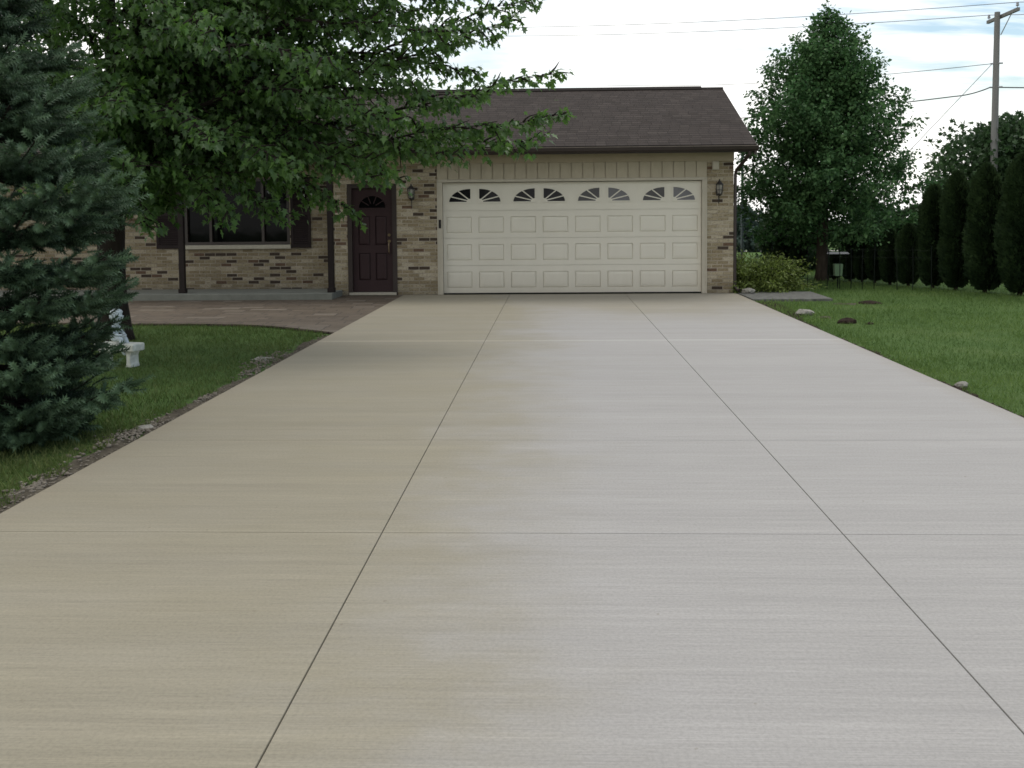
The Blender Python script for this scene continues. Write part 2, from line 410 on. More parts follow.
# ------------------------------------------------------------------ ground
GZ = -0.035
def ground_z(y):
    return GZ if y < 27 else GZ - 0.026 * (y - 27)
def sheet(name, xs, ys, zf, m, **k):
    vs = [(x, y, zf(x, y)) for y in ys for x in xs]; nx = len(xs)
    fs = [(j * nx + i, j * nx + i + 1, (j + 1) * nx + i + 1, (j + 1) * nx + i) for j in range(len(ys) - 1) for i in range(nx - 1)]
    o = MB().add(vs, fs).build(name, m); tag(o, **k); return o
sheet('lawn', [-1500, -300, -60, -15, -6, 0, 6, 15, 60, 300, 1500], [-60, -10, 0, 10, 20, 27, 30, 40, 60, 100, 200, 400, 900, 2200],
      lambda x, y: ground_z(y), M['lawn'], kind='structure')
sheet('far_road', [-400, 0, 60, 400], [70, 75.5], lambda x, y: ground_z(y) + 0.03 , M['far_road'], kind='structure')

# driveway: bays of broomed concrete with open joints between them
DX0, DX1, DY1 = -2.85, 3.42, 19.52
def driveway():
    mb = MB()
    xs = [DX0, -0.825, 1.35, DX1]
    ys = [-8, -1.2, 1.4, 4.83, 6.86, DY1]
    c = 0.003
    for j in range(len(ys) - 1):
        for i in range(3):
            gx0 = 0 if i == 0 else 0.0024; gx1 = 0 if i == 2 else 0.0024
            gy0 = 0 if j == 0 else 0.0026; gy1 = 0 if j == len(ys) - 2 else 0.0026
            x0, x1, y0, y1 = xs[i] + gx0, xs[i + 1] - gx1, ys[j] + gy0, ys[j + 1] - gy1
            cx0 = 0.012 if i == 0 else 0.0012; cx1 = 0.012 if i == 2 else 0.0012; cy = 0.001
            V = [(x0, y0, -.1), (x1, y0, -.1), (x1, y1, -.1), (x0, y1, -.1), (x0, y0, -c), (x1, y0, -c), (x1, y1, -c), (x0, y1, -c),
                 (x0 + cx0, y0 + cy, 0), (x1 - cx1, y0 + cy, 0), (x1 - cx1, y1 - cy, 0), (x0 + cx0, y1 - cy, 0)]
            mb.add(V, [(0, 1, 5, 4), (1, 2, 6, 5), (2, 3, 7, 6), (3, 0, 4, 7), (4, 5, 9, 8), (5, 6, 10, 9), (6, 7, 11, 10), (7, 4, 8, 11), (8, 9, 10, 11)])
    mb.box(DX0 + .01, DX1 - .01, -7.9, DY1 - .02, -0.12, -0.030, 1)
    tag(mb.build('driveway', [M['driveway'], M['joint']]), kind='structure')
driveway()

def flat(name, poly, z, m, thick=0.0, **k):
    n = len(poly)
    mb = MB()
    if thick:
        mb.add([(x, y, z) for x, y in poly] + [(x, y, z - thick) for x, y in poly],
               [tuple(range(n))] + [(i, (i + 1) % n, (i + 1) % n + n, i + n) for i in range(n)])
    else:
        mb.add([(x, y, z) for x, y in poly], [tuple(range(n))])
    return tag(mb.build(name, m), **k)

wk = [(-14, 15.3), (-9, 14.9), (-7, 14.72), (-6.0, 14.6), (-5.1, 14.52), (-4.4, 14.40), (-3.9, 14.18), (-3.5, 13.88), (-3.15, 13.6), (DX0 - .012, 13.36),
      (DX0 - .012, 19.52), (-4.02, 19.52), (-4.02, 18.62), (-14, 18.62)]
flat('walkway', wk, -0.008, M['walkway'], 0.1, kind='structure')
edge_o = wk[:10]
ep = [(x, y - 0.055 - 0.02 * math.sin(7 * x)) for x, y in edge_o] + [(x, y - .001) for x, y in reversed(edge_o)]
flat('walkway_edge_soil', ep, -0.024, M['soil_dark'], kind='structure')
flat('side_path', [(3.45, 17.98), (4.82, 18.05), (4.85, 19.72), (3.62, 19.8), (3.62, 19.52), (3.45, 19.52)], 0.008, M['slabcon'], 0.08, kind='structure')

def ragged_strip(name, side, y0, y1, wfun, z, m):
    ys = np.arange(y0, y1, 0.07)
    xe = DX0 - 0.001 if side < 0 else DX1 + 0.001
    poly = [(xe, float(y)) for y in ys] + [(xe + side * float(wfun(y) + rnd.uniform(-.022, .022)), float(y)) for y in ys[::-1]]
    nn = len(ys); mb = MB()
    vs = [(x, y, z + (rnd.uniform(-.006, .012) if i >= nn else 0)) for i, (x, y) in enumerate(poly)]
    mb.add(vs, [(i, i + 1, 2 * nn - 2 - i, 2 * nn - 1 - i) for i in range(nn - 1)])
    return tag(mb.build(name, m), kind='structure')
ragged_strip('soil_edge', -1, -2, 13.3, lambda y: 0.11 + 0.05 * math.sin(1.7 * y) + 0.04 * math.sin(4.1 * y + 1) + (0.10 if y < 7 else 0), GZ + 0.008, M['soil'])
ragged_strip('soil_edge', 1, -2, 17.9, lambda y: 0.06 + 0.03 * math.sin(2.3 * y) + 0.02 * math.sin(5.1 * y) + (0.26 * max(0, min(1, (y - 14.6) / 1.2))), GZ + 0.008, M['soil_dark'])

def rock_mesh(name, r, sq, seed, sub=2):
    bm = bmesh.new(); bmesh.ops.create_icosphere(bm, subdivisions=sub, radius=1)
    q = random.Random(seed)
    ph = [q.uniform(0, 6.3) for _ in range(9)]
    for v in bm.verts:
        c = v.co
        d = 1 + .16 * math.sin(3 * c.x + ph[0]) * math.sin(2.6 * c.y + ph[1]) + .10 * math.sin(6 * c.z + 5 * c.x + ph[2]) + q.uniform(-.06, .06)
        v.co = Vector((c.x * r * d, c.y * r * d * .8, c.z * r * d * sq))
    me = bpy.data.meshes.new(name); bm.to_mesh(me); bm.free()
    return me

# crumbs of concrete and pebbles along the left edge of the drive
def gravel():
    V, F = [], []
    base = bmesh.new(); bmesh.ops.create_icosphere(base, subdivisions=1, radius=1)
    bv = np.array([v.co[:] for v in base.verts]); bf = np.array([[v.index for v in f.verts] for f in base.faces]); base.free()
    P = []
    for _ in range(900):
        y = rng.uniform(4.0, 13.2); P.append((DX0 - abs(rng.normal(0.0, .085)) - .01, y, rng.uniform(.003, .010)))
    for cy, cxx, s, nn in ((7.3, -2.98, .10, 160), (7.0, -3.05, .12, 120), (11.0, -3.1, .16, 170), (10.2, -3.0, .12, 90), (8.6, -2.96, .06, 60), (5.8, -3.0, .1, 120)):
        for _ in range(nn):
            P.append((min(DX0 - .01, cxx + rng.normal(0, s * .5)), cy + rng.normal(0, s * 2.0), rng.uniform(.006, .019)))
    for _ in range(260):
        P.append((DX1 + abs(rng.normal(0, .05)) + .01, rng.uniform(7, 17.8), rng.uniform(.003, .009)))
    for i, (x, y, r) in enumerate(P):
        v = bv * (r * (1 + rng.uniform(-.35, .35, (len(bv), 1)))) * [1, 1, .6]
        V.append(v + [x, y, GZ + .010 + r * .3]); F.append(bf + i * len(bv))
    V = np.concatenate(V); F = np.concatenate(F)
    me = np_mesh('gravel', V, F.ravel(), np.arange(len(F)) * 3, np.full(len(F), 3))
    tag(link('gravel', me, M['gravel']), kind='stuff')
gravel()

def stone(loc, r, sq, seed, label, m=None, name='stone', cat='stone', rz=0.0):
    o = link(name, rock_mesh(name, r, sq, seed), m or M['stone']); o.location = loc; o.rotation_euler = (0, 0, rz)
    tag(o, label, cat)
    for p in o.data.polygons: p.use_smooth = False
    return o
stone((3.76, 15.6, 0.0), 0.15, .42, 1, 'broad flat pale stone in the grass just right of the drive near the path slab', rz=.3)
stone((3.55, 9.1, -0.01), 0.06, .6, 2, 'small pale stone on the right edge of the drive beside open lawn')
stone((3.62, 19.35, 0.05), 0.12, .5, 3, 'rounded pale stone lying at the brick corner below the shrub')
stone((-3.14, 11.0, -0.035), 0.16, .18, 4, 'flat sunken pale stone on left edge of drive near the brown walkway', rz=1.2)
stone((-2.99, 7.35, -0.03), 0.09, .35, 5, 'broken white concrete chunk on left drive edge beyond the spruce', rz=.8)
stone((4.05, 14.45, GZ + .01), 0.13, .5, 8, 'brown clod of dug soil in the right lawn, the larger one', M['soil_dark'], 'soil_mound', 'soil mound')
stone((4.32, 14.3, GZ), 0.06, .5, 9, 'tiny brown soil crumb beside the larger clod in the right lawn', M['soil_dark'], 'soil_mound', 'soil mound')
stone((3.92, 15.15, GZ), 0.11, .3, 12, 'low brown scrape of soil just behind the larger clod in the lawn', M['soil'], 'soil_mound', 'soil mound')
stone((5.30, 17.55, GZ), 0.21, .24, 10, 'dark flat heap of mulch in the lawn beyond the path slab', M['soil_dark'], 'mulch_heap', 'mulch heap')
stone((4.92, 17.5, GZ - .03), 0.30, .16, 13, 'bare brown soil patch between the path slab and the mulch heap', M['soil'], 'soil_patch', 'soil patch')
stone((6.55, 13.1, GZ - .02), 0.10, .28, 14, 'lone worn brown tuft mound far out in the right lawn', M['soil'], 'soil_mound', 'soil mound')

# ------------------------------------------------------------------ house
YF, YP = 19.55, 19.92       # garage front and recessed porch wall
house = empty('brick_house', (0, 0, 0), label='single storey tan brick house with wide garage and brown shingle roof', cat='house')
WTOP = 2.47

def pierced_wall(name, x0, x1, z0, z1, y, th, holes, m, parent):
    xs = sorted({x0, x1, *[h[0] for h in holes], *[h[1] for h in holes]})
    zs = sorted({z0, z1, *[h[2] for h in holes], *[h[3] for h in holes]})
    xs = [v for v in xs if x0 <= v <= x1]; zs = [v for v in zs if z0 <= v <= z1]
    nx, nz = len(xs), len(zs)
    solid = lambda i, j: 0 <= i < nx - 1 and 0 <= j < nz - 1 and not any(h[0] - 1e-6 <= xs[i] and xs[i + 1] <= h[1] + 1e-6 and h[2] - 1e-6 <= zs[j] and zs[j + 1] <= h[3] + 1e-6 for h in holes)
    V = [(x, yy, z) for yy in (y, y + th) for z in zs for x in xs]; o = nx * nz; F = []
    I = lambda i, j, b=0: b * o + j * nx + i
    for i in range(nx - 1):
        for j in range(nz - 1):
            if not solid(i, j): continue
            F.append((I(i, j), I(i + 1, j), I(i + 1, j + 1), I(i, j + 1)))
            F.append((I(i, j, 1), I(i, j + 1, 1), I(i + 1, j + 1, 1), I(i + 1, j, 1)))
            if not solid(i - 1, j): F.append((I(i, j), I(i, j + 1), I(i, j + 1, 1), I(i, j, 1)))
            if not solid(i + 1, j): F.append((I(i + 1, j), I(i + 1, j, 1), I(i + 1, j + 1, 1), I(i + 1, j + 1)))
            if not solid(i, j - 1): F.append((I(i, j), I(i, j, 1), I(i + 1, j, 1), I(i + 1, j)))
            if not solid(i, j + 1): F.append((I(i, j + 1), I(i + 1, j + 1), I(i + 1, j + 1, 1), I(i, j + 1, 1)))
    return MB().add(V, F).build(name, m, parent)

GD = (-2.085, 2.785)                       # garage door clear opening
pierced_wall('wall', -4.15, -2.19, -0.05, WTOP, YF, 0.24, [(-3.90, -2.96, -0.05, 2.11)], M['brick'], house)
pierced_wall('wall', 2.88, 3.37, -0.05, WTOP, YF, 0.24, [], M['brick'], house)
pierced_wall('wall', -14, -4.16, 0.0, 2.62, YP, 0.24, [(-7.18, -5.10, 0.93, 2.25)], M['brick_porch_shade'], house)
MB().box(-4.148, -3.95, YF + .245, YP + .24, -.05, WTOP).build('wall', M['brick_side'], house)
# gable end towards the side yard
MB().add([(3.37 - dx, y, z) for dx in (0.0, .24) for y, z in ((YF + .242, -.05), (26.0, -.05), (26.0, 2.62), (22.8, 3.95), (YF + .242, 2.62))],
         [(0, 1, 2, 3, 4), (9, 8, 7, 6, 5), (0, 5, 6, 1), (1, 6, 7, 2), (2, 7, 8, 3), (3, 8, 9, 4), (4, 9, 5, 0)]).build('wall', M['brick_side'], house)
MB().box(-14, 3.12, 25.8, 26.0, -.05, 2.62).build('wall', M['brick'], house)
MB().box(-14, -13.8, 20.2, 25.78, -.05, 2.62).build('wall', M['brick_side'], house)

# frieze, siding over the door, soffit
MB().box(-4.16, 3.375, YF - .028, YF + .2, WTOP, 2.655).build('frieze_board', M['soffit'], house)
sd = MB()
x = -2.19
while x < 2.88 - .01:
    x2 = min(x + 0.2115, 2.88)
    sd.box(x + .009, x2 - .009, YF - .010, YF + .03, 2.175, WTOP - .002)
    x = x2
sd.box(-2.19, 2.88, YF + .014, YF + .2, 2.175, WTOP - .003)
sd.build('siding', M['siding'], house)
so = MB(); so.box(-14, 3.60, 19.03, YF - .03, 2.640, 2.66)
so.box(-14, -4.165, YF - .03, YP, 2.640, 2.66)
so.build('soffit', M['soffit'], house)
# door casing
tr = MB()
tr.box(-2.188, GD[0], YF - .022, YF + .12, 0.0, 2.118).box(GD[1], 2.878, YF - .022, YF + .12, 0.0, 2.118).box(-2.188, 2.878, YF - .022, YF + .12, 2.120, 2.173)
tr.box(-2.188, -2.165, YF - .034, YF - .021, 0.0, 2.17).box(2.855, 2.878, YF - .034, YF - .021, 0.0, 2.17)
tr.build('garage_door_frame', M['trim'], house, bevel=.003)

# garage door: four sections of raised panels, sunburst lights in the top one
gd = MB()
yd = YF + 0.07
W = GD[1] - GD[0]; Hd = 2.10; z_bot = 0.022
sec = [0.022, 0.545, 1.065, 1.585, 2.112]
door = MB(); door.box(GD[0] + .004, GD[1] - .004, yd + .02, yd + .05, 0.02, 2.115).build
garage_door = MB().box(GD[0] + .004, GD[1] - .004, yd + .035, yd + .06, 0.022, 2.112).build('garage_door', M['door_white'], house)
pitch = W / 8
def section(k):
    z0, z1 = sec[k] + .0025, sec[k + 1] - .0025
    mb = MB()
    x0, x1 = GD[0] + .004, GD[1] - .004
    top = k == 3
    rail = .098
    hw = 0.240                               # half width of a panel field
    if top:
        mb.box(x0, x1, yd, yd + .034, z0, z1)
    else:
        zc0, zc1 = z0 + rail, z1 - rail - .015
        mb.box(x0, x1, yd, yd + .034, z0, zc0).box(x0, x1, yd, yd + .034, zc1, z1)
        ed = [x0] + [v for i in range(8) for v in (GD[0] + pitch * (i + .5) - hw, GD[0] + pitch * (i + .5) + hw)] + [x1]
        for i in range(0, len(ed), 2): mb.box(ed[i], ed[i + 1], yd, yd + .034, zc0, zc1)
        for i in range(8):
            a, b = GD[0] + pitch * (i + .5) - hw, GD[0] + pitch * (i + .5) + hw
            yb, yt = yd + .0065, yd + .002
            o, q = .018, .060
            mb.add([(a, yb + .012, zc0), (b, yb + .012, zc0), (b, yb + .012, zc1), (a, yb + .012, zc1),
                    (a + o, yb, zc0 + o), (b - o, yb, zc0 + o), (b - o, yb, zc1 - o), (a + o, yb, zc1 - o),
                    (a + q, yt, zc0 + q), (b - q, yt, zc0 + q), (b - q, yt, zc1 - q), (a + q, yt, zc1 - q)],
                   [(0, 1, 5, 4), (1, 2, 6, 5), (2, 3, 7, 6), (3, 0, 4, 7), (4, 5, 9, 8), (5, 6, 10, 9), (6, 7, 11, 10), (7, 4, 8, 11), (8, 9, 10, 11)])
    return mb.build('door_section', M['door_white'], garage_door)
for k in range(4): section(k)
def fan_window(i):
    cxp = GD[0] + pitch * (i + .5)
    left = i % 2 == 0                        # the arc rises towards the middle of the pair
    hub = cxp + (.222 if left else -.222); sg = -1 if left else 1
    zb = 1.752; a, b = .405, .245
    arc = [(hub + sg * a * math.cos(t), zb + b * math.sin(t)) for t in np.linspace(0, math.pi / 2, 13)]
    poly = [(hub, zb)] + arc
    mb = MB(); mb.prism(poly, yd - .004, yd + .002, 1)
    def bar(p, q, w, y0=-.012):
        p, q = Vector(p), Vector(q); d = (q - p).normalized(); nrm = Vector((-d.y, d.x)) * w / 2
        mb.prism([tuple(p + nrm), tuple(q + nrm), tuple(q - nrm), tuple(p - nrm)], yd + y0, yd - .0045, 0)
    bar((hub - sg * .012, zb - .010), (hub + sg * (a + .012), zb - .010), .022, -.013)
    bar((hub - sg * .010, zb - .018), (hub - sg * .010, zb + b + .012), .022, -.0125)
    o = [(hub + sg * (a + .018) * math.cos(t), zb + (b + .018) * math.sin(t)) for t in np.linspace(0, math.pi / 2, 13)]
    for j in range(12):
        mb.prism([arc[j], o[j], o[j + 1], arc[j + 1]], yd - .0115, yd - .0045, 0)
    for t in (R(24), R(55)):
        bar((hub + sg * .05 * math.cos(t), zb + .05 * math.sin(t)), (hub + sg * a * math.cos(t) * 1.0, zb + b * math.sin(t) * 1.0), .021, -.0105)
    hubp = [(hub, zb)] + [(hub + sg * .075 * math.cos(t), zb + .06 * math.sin(t)) for t in np.linspace(0, math.pi / 2, 6)]
    mb.prism(hubp, yd - .010, yd - .0047, 0)
    mb.build('sunburst_window', [M['door_white'], M['fanglass_pale'] if i in (5, 7) else M['fanglass_mid'] if i in (4, 6) else M['fanglass']], garage_door)
for i in range(8): fan_window(i)
MB().box(GD[0] + .003, GD[1] - .003, yd + .004, yd + .05, 0.001, 0.0215).build('rubber_seal', M['rubber'], garage_door)

# front door
fd = MB()
fx0, fx1 = -3.90, -2.96
dy = YF + .05
f = MB(); f.box(fx0, fx0 + .085, YF - .012, YF + .14, 0.0, 2.108).box(fx1 - .085, fx1, YF - .012, YF + .14, 0.0, 2.108).box(fx0 + .085, fx1 - .085, YF - .012, YF + .14, 2.03, 2.108)
fdoor_leaf = MB(); lx0, lx1 = fx0 + .088, fx1 - .088
fdoor_leaf.box(lx0, lx1, dy + .03, dy + .05, .055, 2.027)
w = lx1 - lx0
zr = [.055, .28, .86, .98, 1.46, 1.56, 2.027]
fdoor_leaf.box(lx0, lx0 + .11, dy, dy + .029, .055, 2.027).box(lx1 - .11, lx1, dy, dy + .029, .055, 2.027).box(lx0 + w / 2 - .05, lx0 + w / 2 + .05, dy, dy + .029, .28, 1.50)
for a, b in ((.055, .28), (.80, .95), (1.50, 2.027)): fdoor_leaf.box(lx0 + .11, lx1 - .11, dy + .0004, dy + .029, a, b)
for px in (lx0 + .11, lx0 + w / 2 + .05):
    pw = w / 2 - .16
    for a, b in ((.28, .80), (.95, 1.50)):
        q = .03
        fdoor_leaf.add([(px + .008, dy + .022, a + .008), (px + pw - .008, dy + .022, a + .008), (px + pw - .008, dy + .022, b - .008), (px + .008, dy + .022, b - .008),
                        (px + q, dy + .010, a + q), (px + pw - q, dy + .010, a + q), (px + pw - q, dy + .010, b - q), (px + q, dy + .010, b - q)],
                       [(0, 1, 5, 4), (1, 2, 6, 5), (2, 3, 7, 6), (3, 0, 4, 7), (4, 5, 6, 7)])
front_door = fdoor_leaf.build('front_door', M['door_brown'], house)
f.build('door_frame', M['brown'], front_door)
fw = MB(); cxd = (lx0 + lx1) / 2
arc = [(cxd + .255 * math.cos(t), 1.655 + .225 * math.sin(t)) for t in np.linspace(0, math.pi, 19)]
fw.prism(arc, dy - .004, dy + .002, 1)
oo = [(cxd + .275 * math.cos(t), 1.655 + .245 * math.sin(t)) for t in np.linspace(0, math.pi, 19)]
for j in range(18): fw.prism([arc[j], oo[j], oo[j + 1], arc[j + 1]], dy - .014, dy - .0045, 0)
fw.prism([(cxd - .275, 1.635), (cxd + .275, 1.635), (cxd + .275, 1.656), (cxd - .275, 1.656)], dy - .013, dy - .0045, 0)
for t in (36, 72, 108, 144):
    t = R(t); d = Vector((math.cos(t), math.sin(t))); nn = Vector((-d.y, d.x)) * .008
    p, q = Vector((cxd, 1.655)) + d * .08, Vector((cxd + .255 * d.x, 1.655 + .225 * d.y))
    fw.prism([tuple(p + nn), tuple(q + nn), tuple(q - nn), tuple(p - nn)], dy - .012, dy - .0045, 0)
fw.build('fan_window', [M['door_brown'], M['glass']], front_door)
MB().box(fx0 + .02, fx1 - .02, YF - .05, dy + .05, 0.0, .05).build('threshold', M['sill'], front_door, bevel=.004)
hx = lx1 - .065
MB().tube([(hx, dy - .006, 1.14), (hx, dy - .02, 1.14)], .028, 12).build('deadbolt', M['brass'], front_door)
h = MB(); h.tube([(hx, dy - .002, 1.02), (hx, dy - .012, 1.02)], .03, 12)
h.tube([(hx, dy - .01, 1.0), (hx, dy - .055, .985), (hx, dy - .065, .92), (hx, dy - .06, .82), (hx, dy - .012, .79)], .010, 8)
h.build('handle', M['brass'], front_door)

# porch window, shutters, posts and slab
pane = MB().box(-7.12, -5.16, YP + .10, YP + .11, .97, 2.20).build('picture_window', M['glass'], house)
wf = MB()
wf.box(-7.178, -7.12, YP + .02, YP + .16, .965, 2.248).box(-5.16, -5.102, YP + .02, YP + .16, .965, 2.248).box(-7.12, -5.16, YP + .02, YP + .16, 2.19, 2.248).box(-7.12, -5.16, YP + .02, YP + .16, .965, 1.02)
wf.box(-6.69, -6.64, YP + .03, YP + .099, 1.02, 2.19).box(-5.66, -5.61, YP + .03, YP + .099, 1.02, 2.19)
wf.build('window_frame', M['brown'], pane)
MB().box(-7.19, -5.08, YP - .05, YP + .10, .885, .962).build('window_sill', M['sill'], pane, bevel=.005)
for a, b in ((-7.72, -7.20), (-5.075, -4.69)):
    s = MB(); y0 = YP - .035
    s.box(a, a + .05, y0, YP - .001, .90, 2.24).box(b - .05, b, y0, YP - .001, .90, 2.24)
    for z0, z1 in ((.90, .97), (1.53, 1.60), (2.17, 2.24)): s.box(a + .05, b - .05, y0, YP - .001, z0, z1)
    z = .985
    while z < 2.16:
        if not 1.50 < z < 1.60:
            s.add([(a + .05, y0 + .004, z), (b - .05, y0 + .004, z), (b - .05, y0 + .024, z + .035), (a + .05, y0 + .024, z + .035),
                   (a + .05, y0 + .010, z - .006), (b - .05, y0 + .010, z - .006), (b - .05, y0 + .030, z + .029), (a + .05, y0 + .030, z + .029)],
                  [(0, 1, 2, 3), (7, 6, 5, 4), (0, 4, 5, 1), (3, 2, 6, 7)])
        z += .038
    s.box(a + .05, b - .05, YP - .004, YP - .002, .97, 2.17)
    s.build('shutter', M['shutter'], house)
MB().box(-14, -4.02, 18.64, YP - .002, -.05, .105).build('porch_slab', M['porch'], house, bevel=.012)
for px in (-6.86, -4.085):
    p = MB(); p.box(px - .05, px + .05, 18.84, 18.94, .107, 2.638)
    p.box(px - .065, px + .065, 18.825, 18.955, .106, .19)
    p.build('porch_post', M['post'], house, bevel=.004)

# roof
def roof():
    ye, ze, yr, zr, yb = 18.93, 2.735, 22.8, 4.21, 26.67
    x0, x1 = -14.4, 3.68
    th = .05
    V = [(x0, ye, ze), (x1, ye, ze), (x1, yr, zr), (x0, yr, zr), (x0, yb, ze), (x1, yb, ze)]
    V += [(x, y, z - th) for x, y, z in V]
    F = [(0, 1, 2, 3), (3, 2, 5, 4), (6, 9, 8, 7), (9, 10, 11, 8), (0, 6, 7, 1), (4, 5, 11, 10), (1, 7, 8, 2), (2, 8, 11, 5), (0, 3, 9, 6), (3, 4, 10, 9)]
    o = MB().add(V, F).build('roof', M['roof'], house)
    me = o.data; a = me.attributes.new('slope_uv', 'FLOAT_VECTOR', 'CORNER')
    sl = math.hypot(yr - ye, zr - ze) / (yr - ye)
    vals = []
    for lp in me.loops:
        c = me.vertices[lp.vertex_index].co
        d = (c.y - ye) if c.y <= yr + .01 else (yb - c.y)
        vals += [c.x, d * sl, 0]
    a.data.foreach_set('vector', vals)
    # edges: rake boards, drip edge, ridge vent
    for (ya, za), (yb_, zb_) in (((ye + .02, ze), (yr, zr)), ((yr, zr), (yb - .02, ze))):
        for xx in (x1 - .035, x0):
            rk = MB().add([(xx + dx, y, z) for dx in (0, .03) for y, z in ((ya, za - th - .002), (yb_, zb_ - th - .002), (yb_, zb_ - .21), (ya, za - .19))],
                   [(0, 1, 2, 3), (7, 6, 5, 4), (0, 4, 5, 1), (1, 5, 6, 2), (2, 6, 7, 3), (3, 7, 4, 0)]); rk.build('rake_board', M['brown'], o)
    rv = MB(); s = (zr - ze) / (yr - ye)
    for sg in (-1, 1):
        rv.add([(xx, yr + sg * d, zr + .022 - abs(d) * s + h) for xx in (-13.9, 3.22) for d, h in ((0, .016), (.15, .0), (.15, -.018), (0, 0))],
               [(0, 1, 5, 4), (1, 2, 6, 5), (0, 3, 2, 1), (4, 5, 6, 7)])
    rv.build('ridge_vent', M['roof'], o)
    cp = MB()
    for sg in (-1, 1):
        cp.add([(xx, yr + sg * d, zr + .012 - abs(d) * s) for xx in (3.225, 3.69) for d in (0, .13)], [(0, 1, 3, 2)])
    cp.build('ridge_cap', M['roof'], o)
    return o
roof()
gt = MB()
prof = [(19.028, 2.705), (19.028, 2.615), (18.955, 2.615), (18.918, 2.65), (18.905, 2.70), (18.90, 2.705)]
for a, b, mi in [(prof[i], prof[i + 1], 0) for i in range(5)]:
    gt.add([(-14.4, *a), (3.71, *a), (3.71, *b), (-14.4, *b)], [(0, 1, 2, 3)], mi)
gt.add([(3.71, *p) for p in prof], [tuple(range(6))]); gt.add([(-14.4, *p) for p in prof], [tuple(range(6))])
gt.box(-14.4, 3.712, 18.893, 18.905, 2.703, 2.718, 1)
gt.box(-14.4, 3.70, 19.03, 19.06, 2.60, 2.68, 0)
gt.build('gutter', [M['brown'], M['gutter_lip']], house)
ds = MB(); ds.tube([(3.56, 18.97, 2.614), (3.56, 18.97, 2.56), (3.42, 19.50, 2.30), (3.405, 19.56, 2.22), (3.405, 19.57, .12), (3.47, 19.46, .05)], .032, 8)
ds.build('downspout', M['brown'], house)

# wall lanterns
def lantern(x, z, label):
    o = empty('wall_lantern', (x, YF, z), label=label, cat='lantern', group='wall lanterns either side of the garage door')
    MB().prism([(-.04, -.10), (.04, -.10), (.05, 0), (.04, .10), (-.04, .10), (-.05, 0)], -.014, -.001).build('backplate', M['black'], o, bevel=.003)
    s = MB(); s.tube([(0, -.012, .06), (0, -.06, .17), (0, -.11, .19), (0, -.13, .16)], .009, 8)
    s.tube([(0, -.012, -.05), (0, -.06, -.16), (0, -.05, -.22), (0, -.02, -.25), (0, -.03, -.21)], [.008, .008, .007, .006, .004], 8)
    s.tube([(0, -.012, -.08), (0, -.07, -.12), (0, -.13, -.085)], .008, 8)
    s.build('scroll_arm', M['black'], o)
    MB().lathe([(.002, .20), (.014, .19), (.008, .17), (.03, .155), (.07, .105), (.075, .095), (.05, .094)], (0, -.13, 0), 12).build('cap', M['black'], o)
    MB().lathe([(.040, -.07), (.058, .0), (.062, .093)], (0, -.13, 0), 12).build('glass', M['lampglass'], o, smooth=False)
    cg = MB()
    for k in range(6):
        a = R(60 * k + 15)
        cg.tube([(.066 * math.cos(a), -.13 + .066 * math.sin(a), .095), (.062 * math.cos(a), -.13 + .062 * math.sin(a), 0), (.044 * math.cos(a), -.13 + .044 * math.sin(a), -.075)], .0055, 5)
    cg.lathe([(.064, -.006), (.067, 0), (.064, .006)], (0, -.13, 0), 12)
    cg.lathe([(.005, -.115), (.018, -.10), (.05, -.075), (.05, -.068)], (0, -.13, 0), 12)
    cg.build('cage', M['black'], o)
lantern(-2.66, 1.90, 'black iron lantern on the brick between front door and garage door')
lantern(3.09, 1.93, 'black iron lantern on the narrow brick pier right of garage door')
b = MB(); b.box(2.97, 3.095, YF - .045, YF - .001, 2.31, 2.462).box(2.985, 3.08, YF - .055, YF - .046, 2.325, 2.445)
tag(b.build('wall_box', M['plaque'], bevel=.004), 'small beige utility box high on the pier under the frieze', 'utility box')
k = MB(); k.box(-2.155, -2.115, YF - .040, YF - .023, 1.26, 1.42).box(-2.148, -2.122, YF - .046, YF - .041, 1.29, 1.37)
tag(k.build('door_keypad', M['rubber'], bevel=.003), 'small dark keypad on the pale jamb left of garage door', 'keypad')

# ------------------------------------------------------------------ plants
MAPLE = [(0, 0, 0), (.10, .03, .02), (.34, .02, .05), (.20, .24, .045), (.52, .50, .07), (.25, .52, .05), (.20, .62, .04), (0, 1.05, -.04),
         (-.20, .62, .04), (-.25, .52, .05), (-.52, .50, .07), (-.20, .24, .045), (-.34, .02, .05), (-.10, .03, .02)]
MAPLE_F = [(0, 1, 2, 3, 4, 5, 6, 7), (0, 7, 8, 9, 10, 11, 12, 13)]
DIAM = [(0, 0, 0), (.34, .40, .08), (.22, .72, .05), (0, 1, -.06), (-.22, .72, .05), (-.34, .40, .08)]
DIAM_F = [(0, 1, 2, 3), (0, 3, 4, 5)]
LANCE = [(0, 0, 0), (.16, .45, .03), (0, 1, -.05), (-.16, .45, .03)]
LANCE_F = [(0, 1, 2), (0, 2, 3)]
CLUMP = [(0, 0, 0), (.45, .15, .1), (.30, .5, .15), (.55, .75, -.1), (.1, .7, .1), (0, 1.1, -.05), (-.2, .65, .12), (-.5, .85, 0), (-.32, .4, .1), (-.55, .2, -.1)]
CLUMP_F = [(0, 1, 2, 3, 4, 5), (0, 5, 6, 7, 8, 9)]

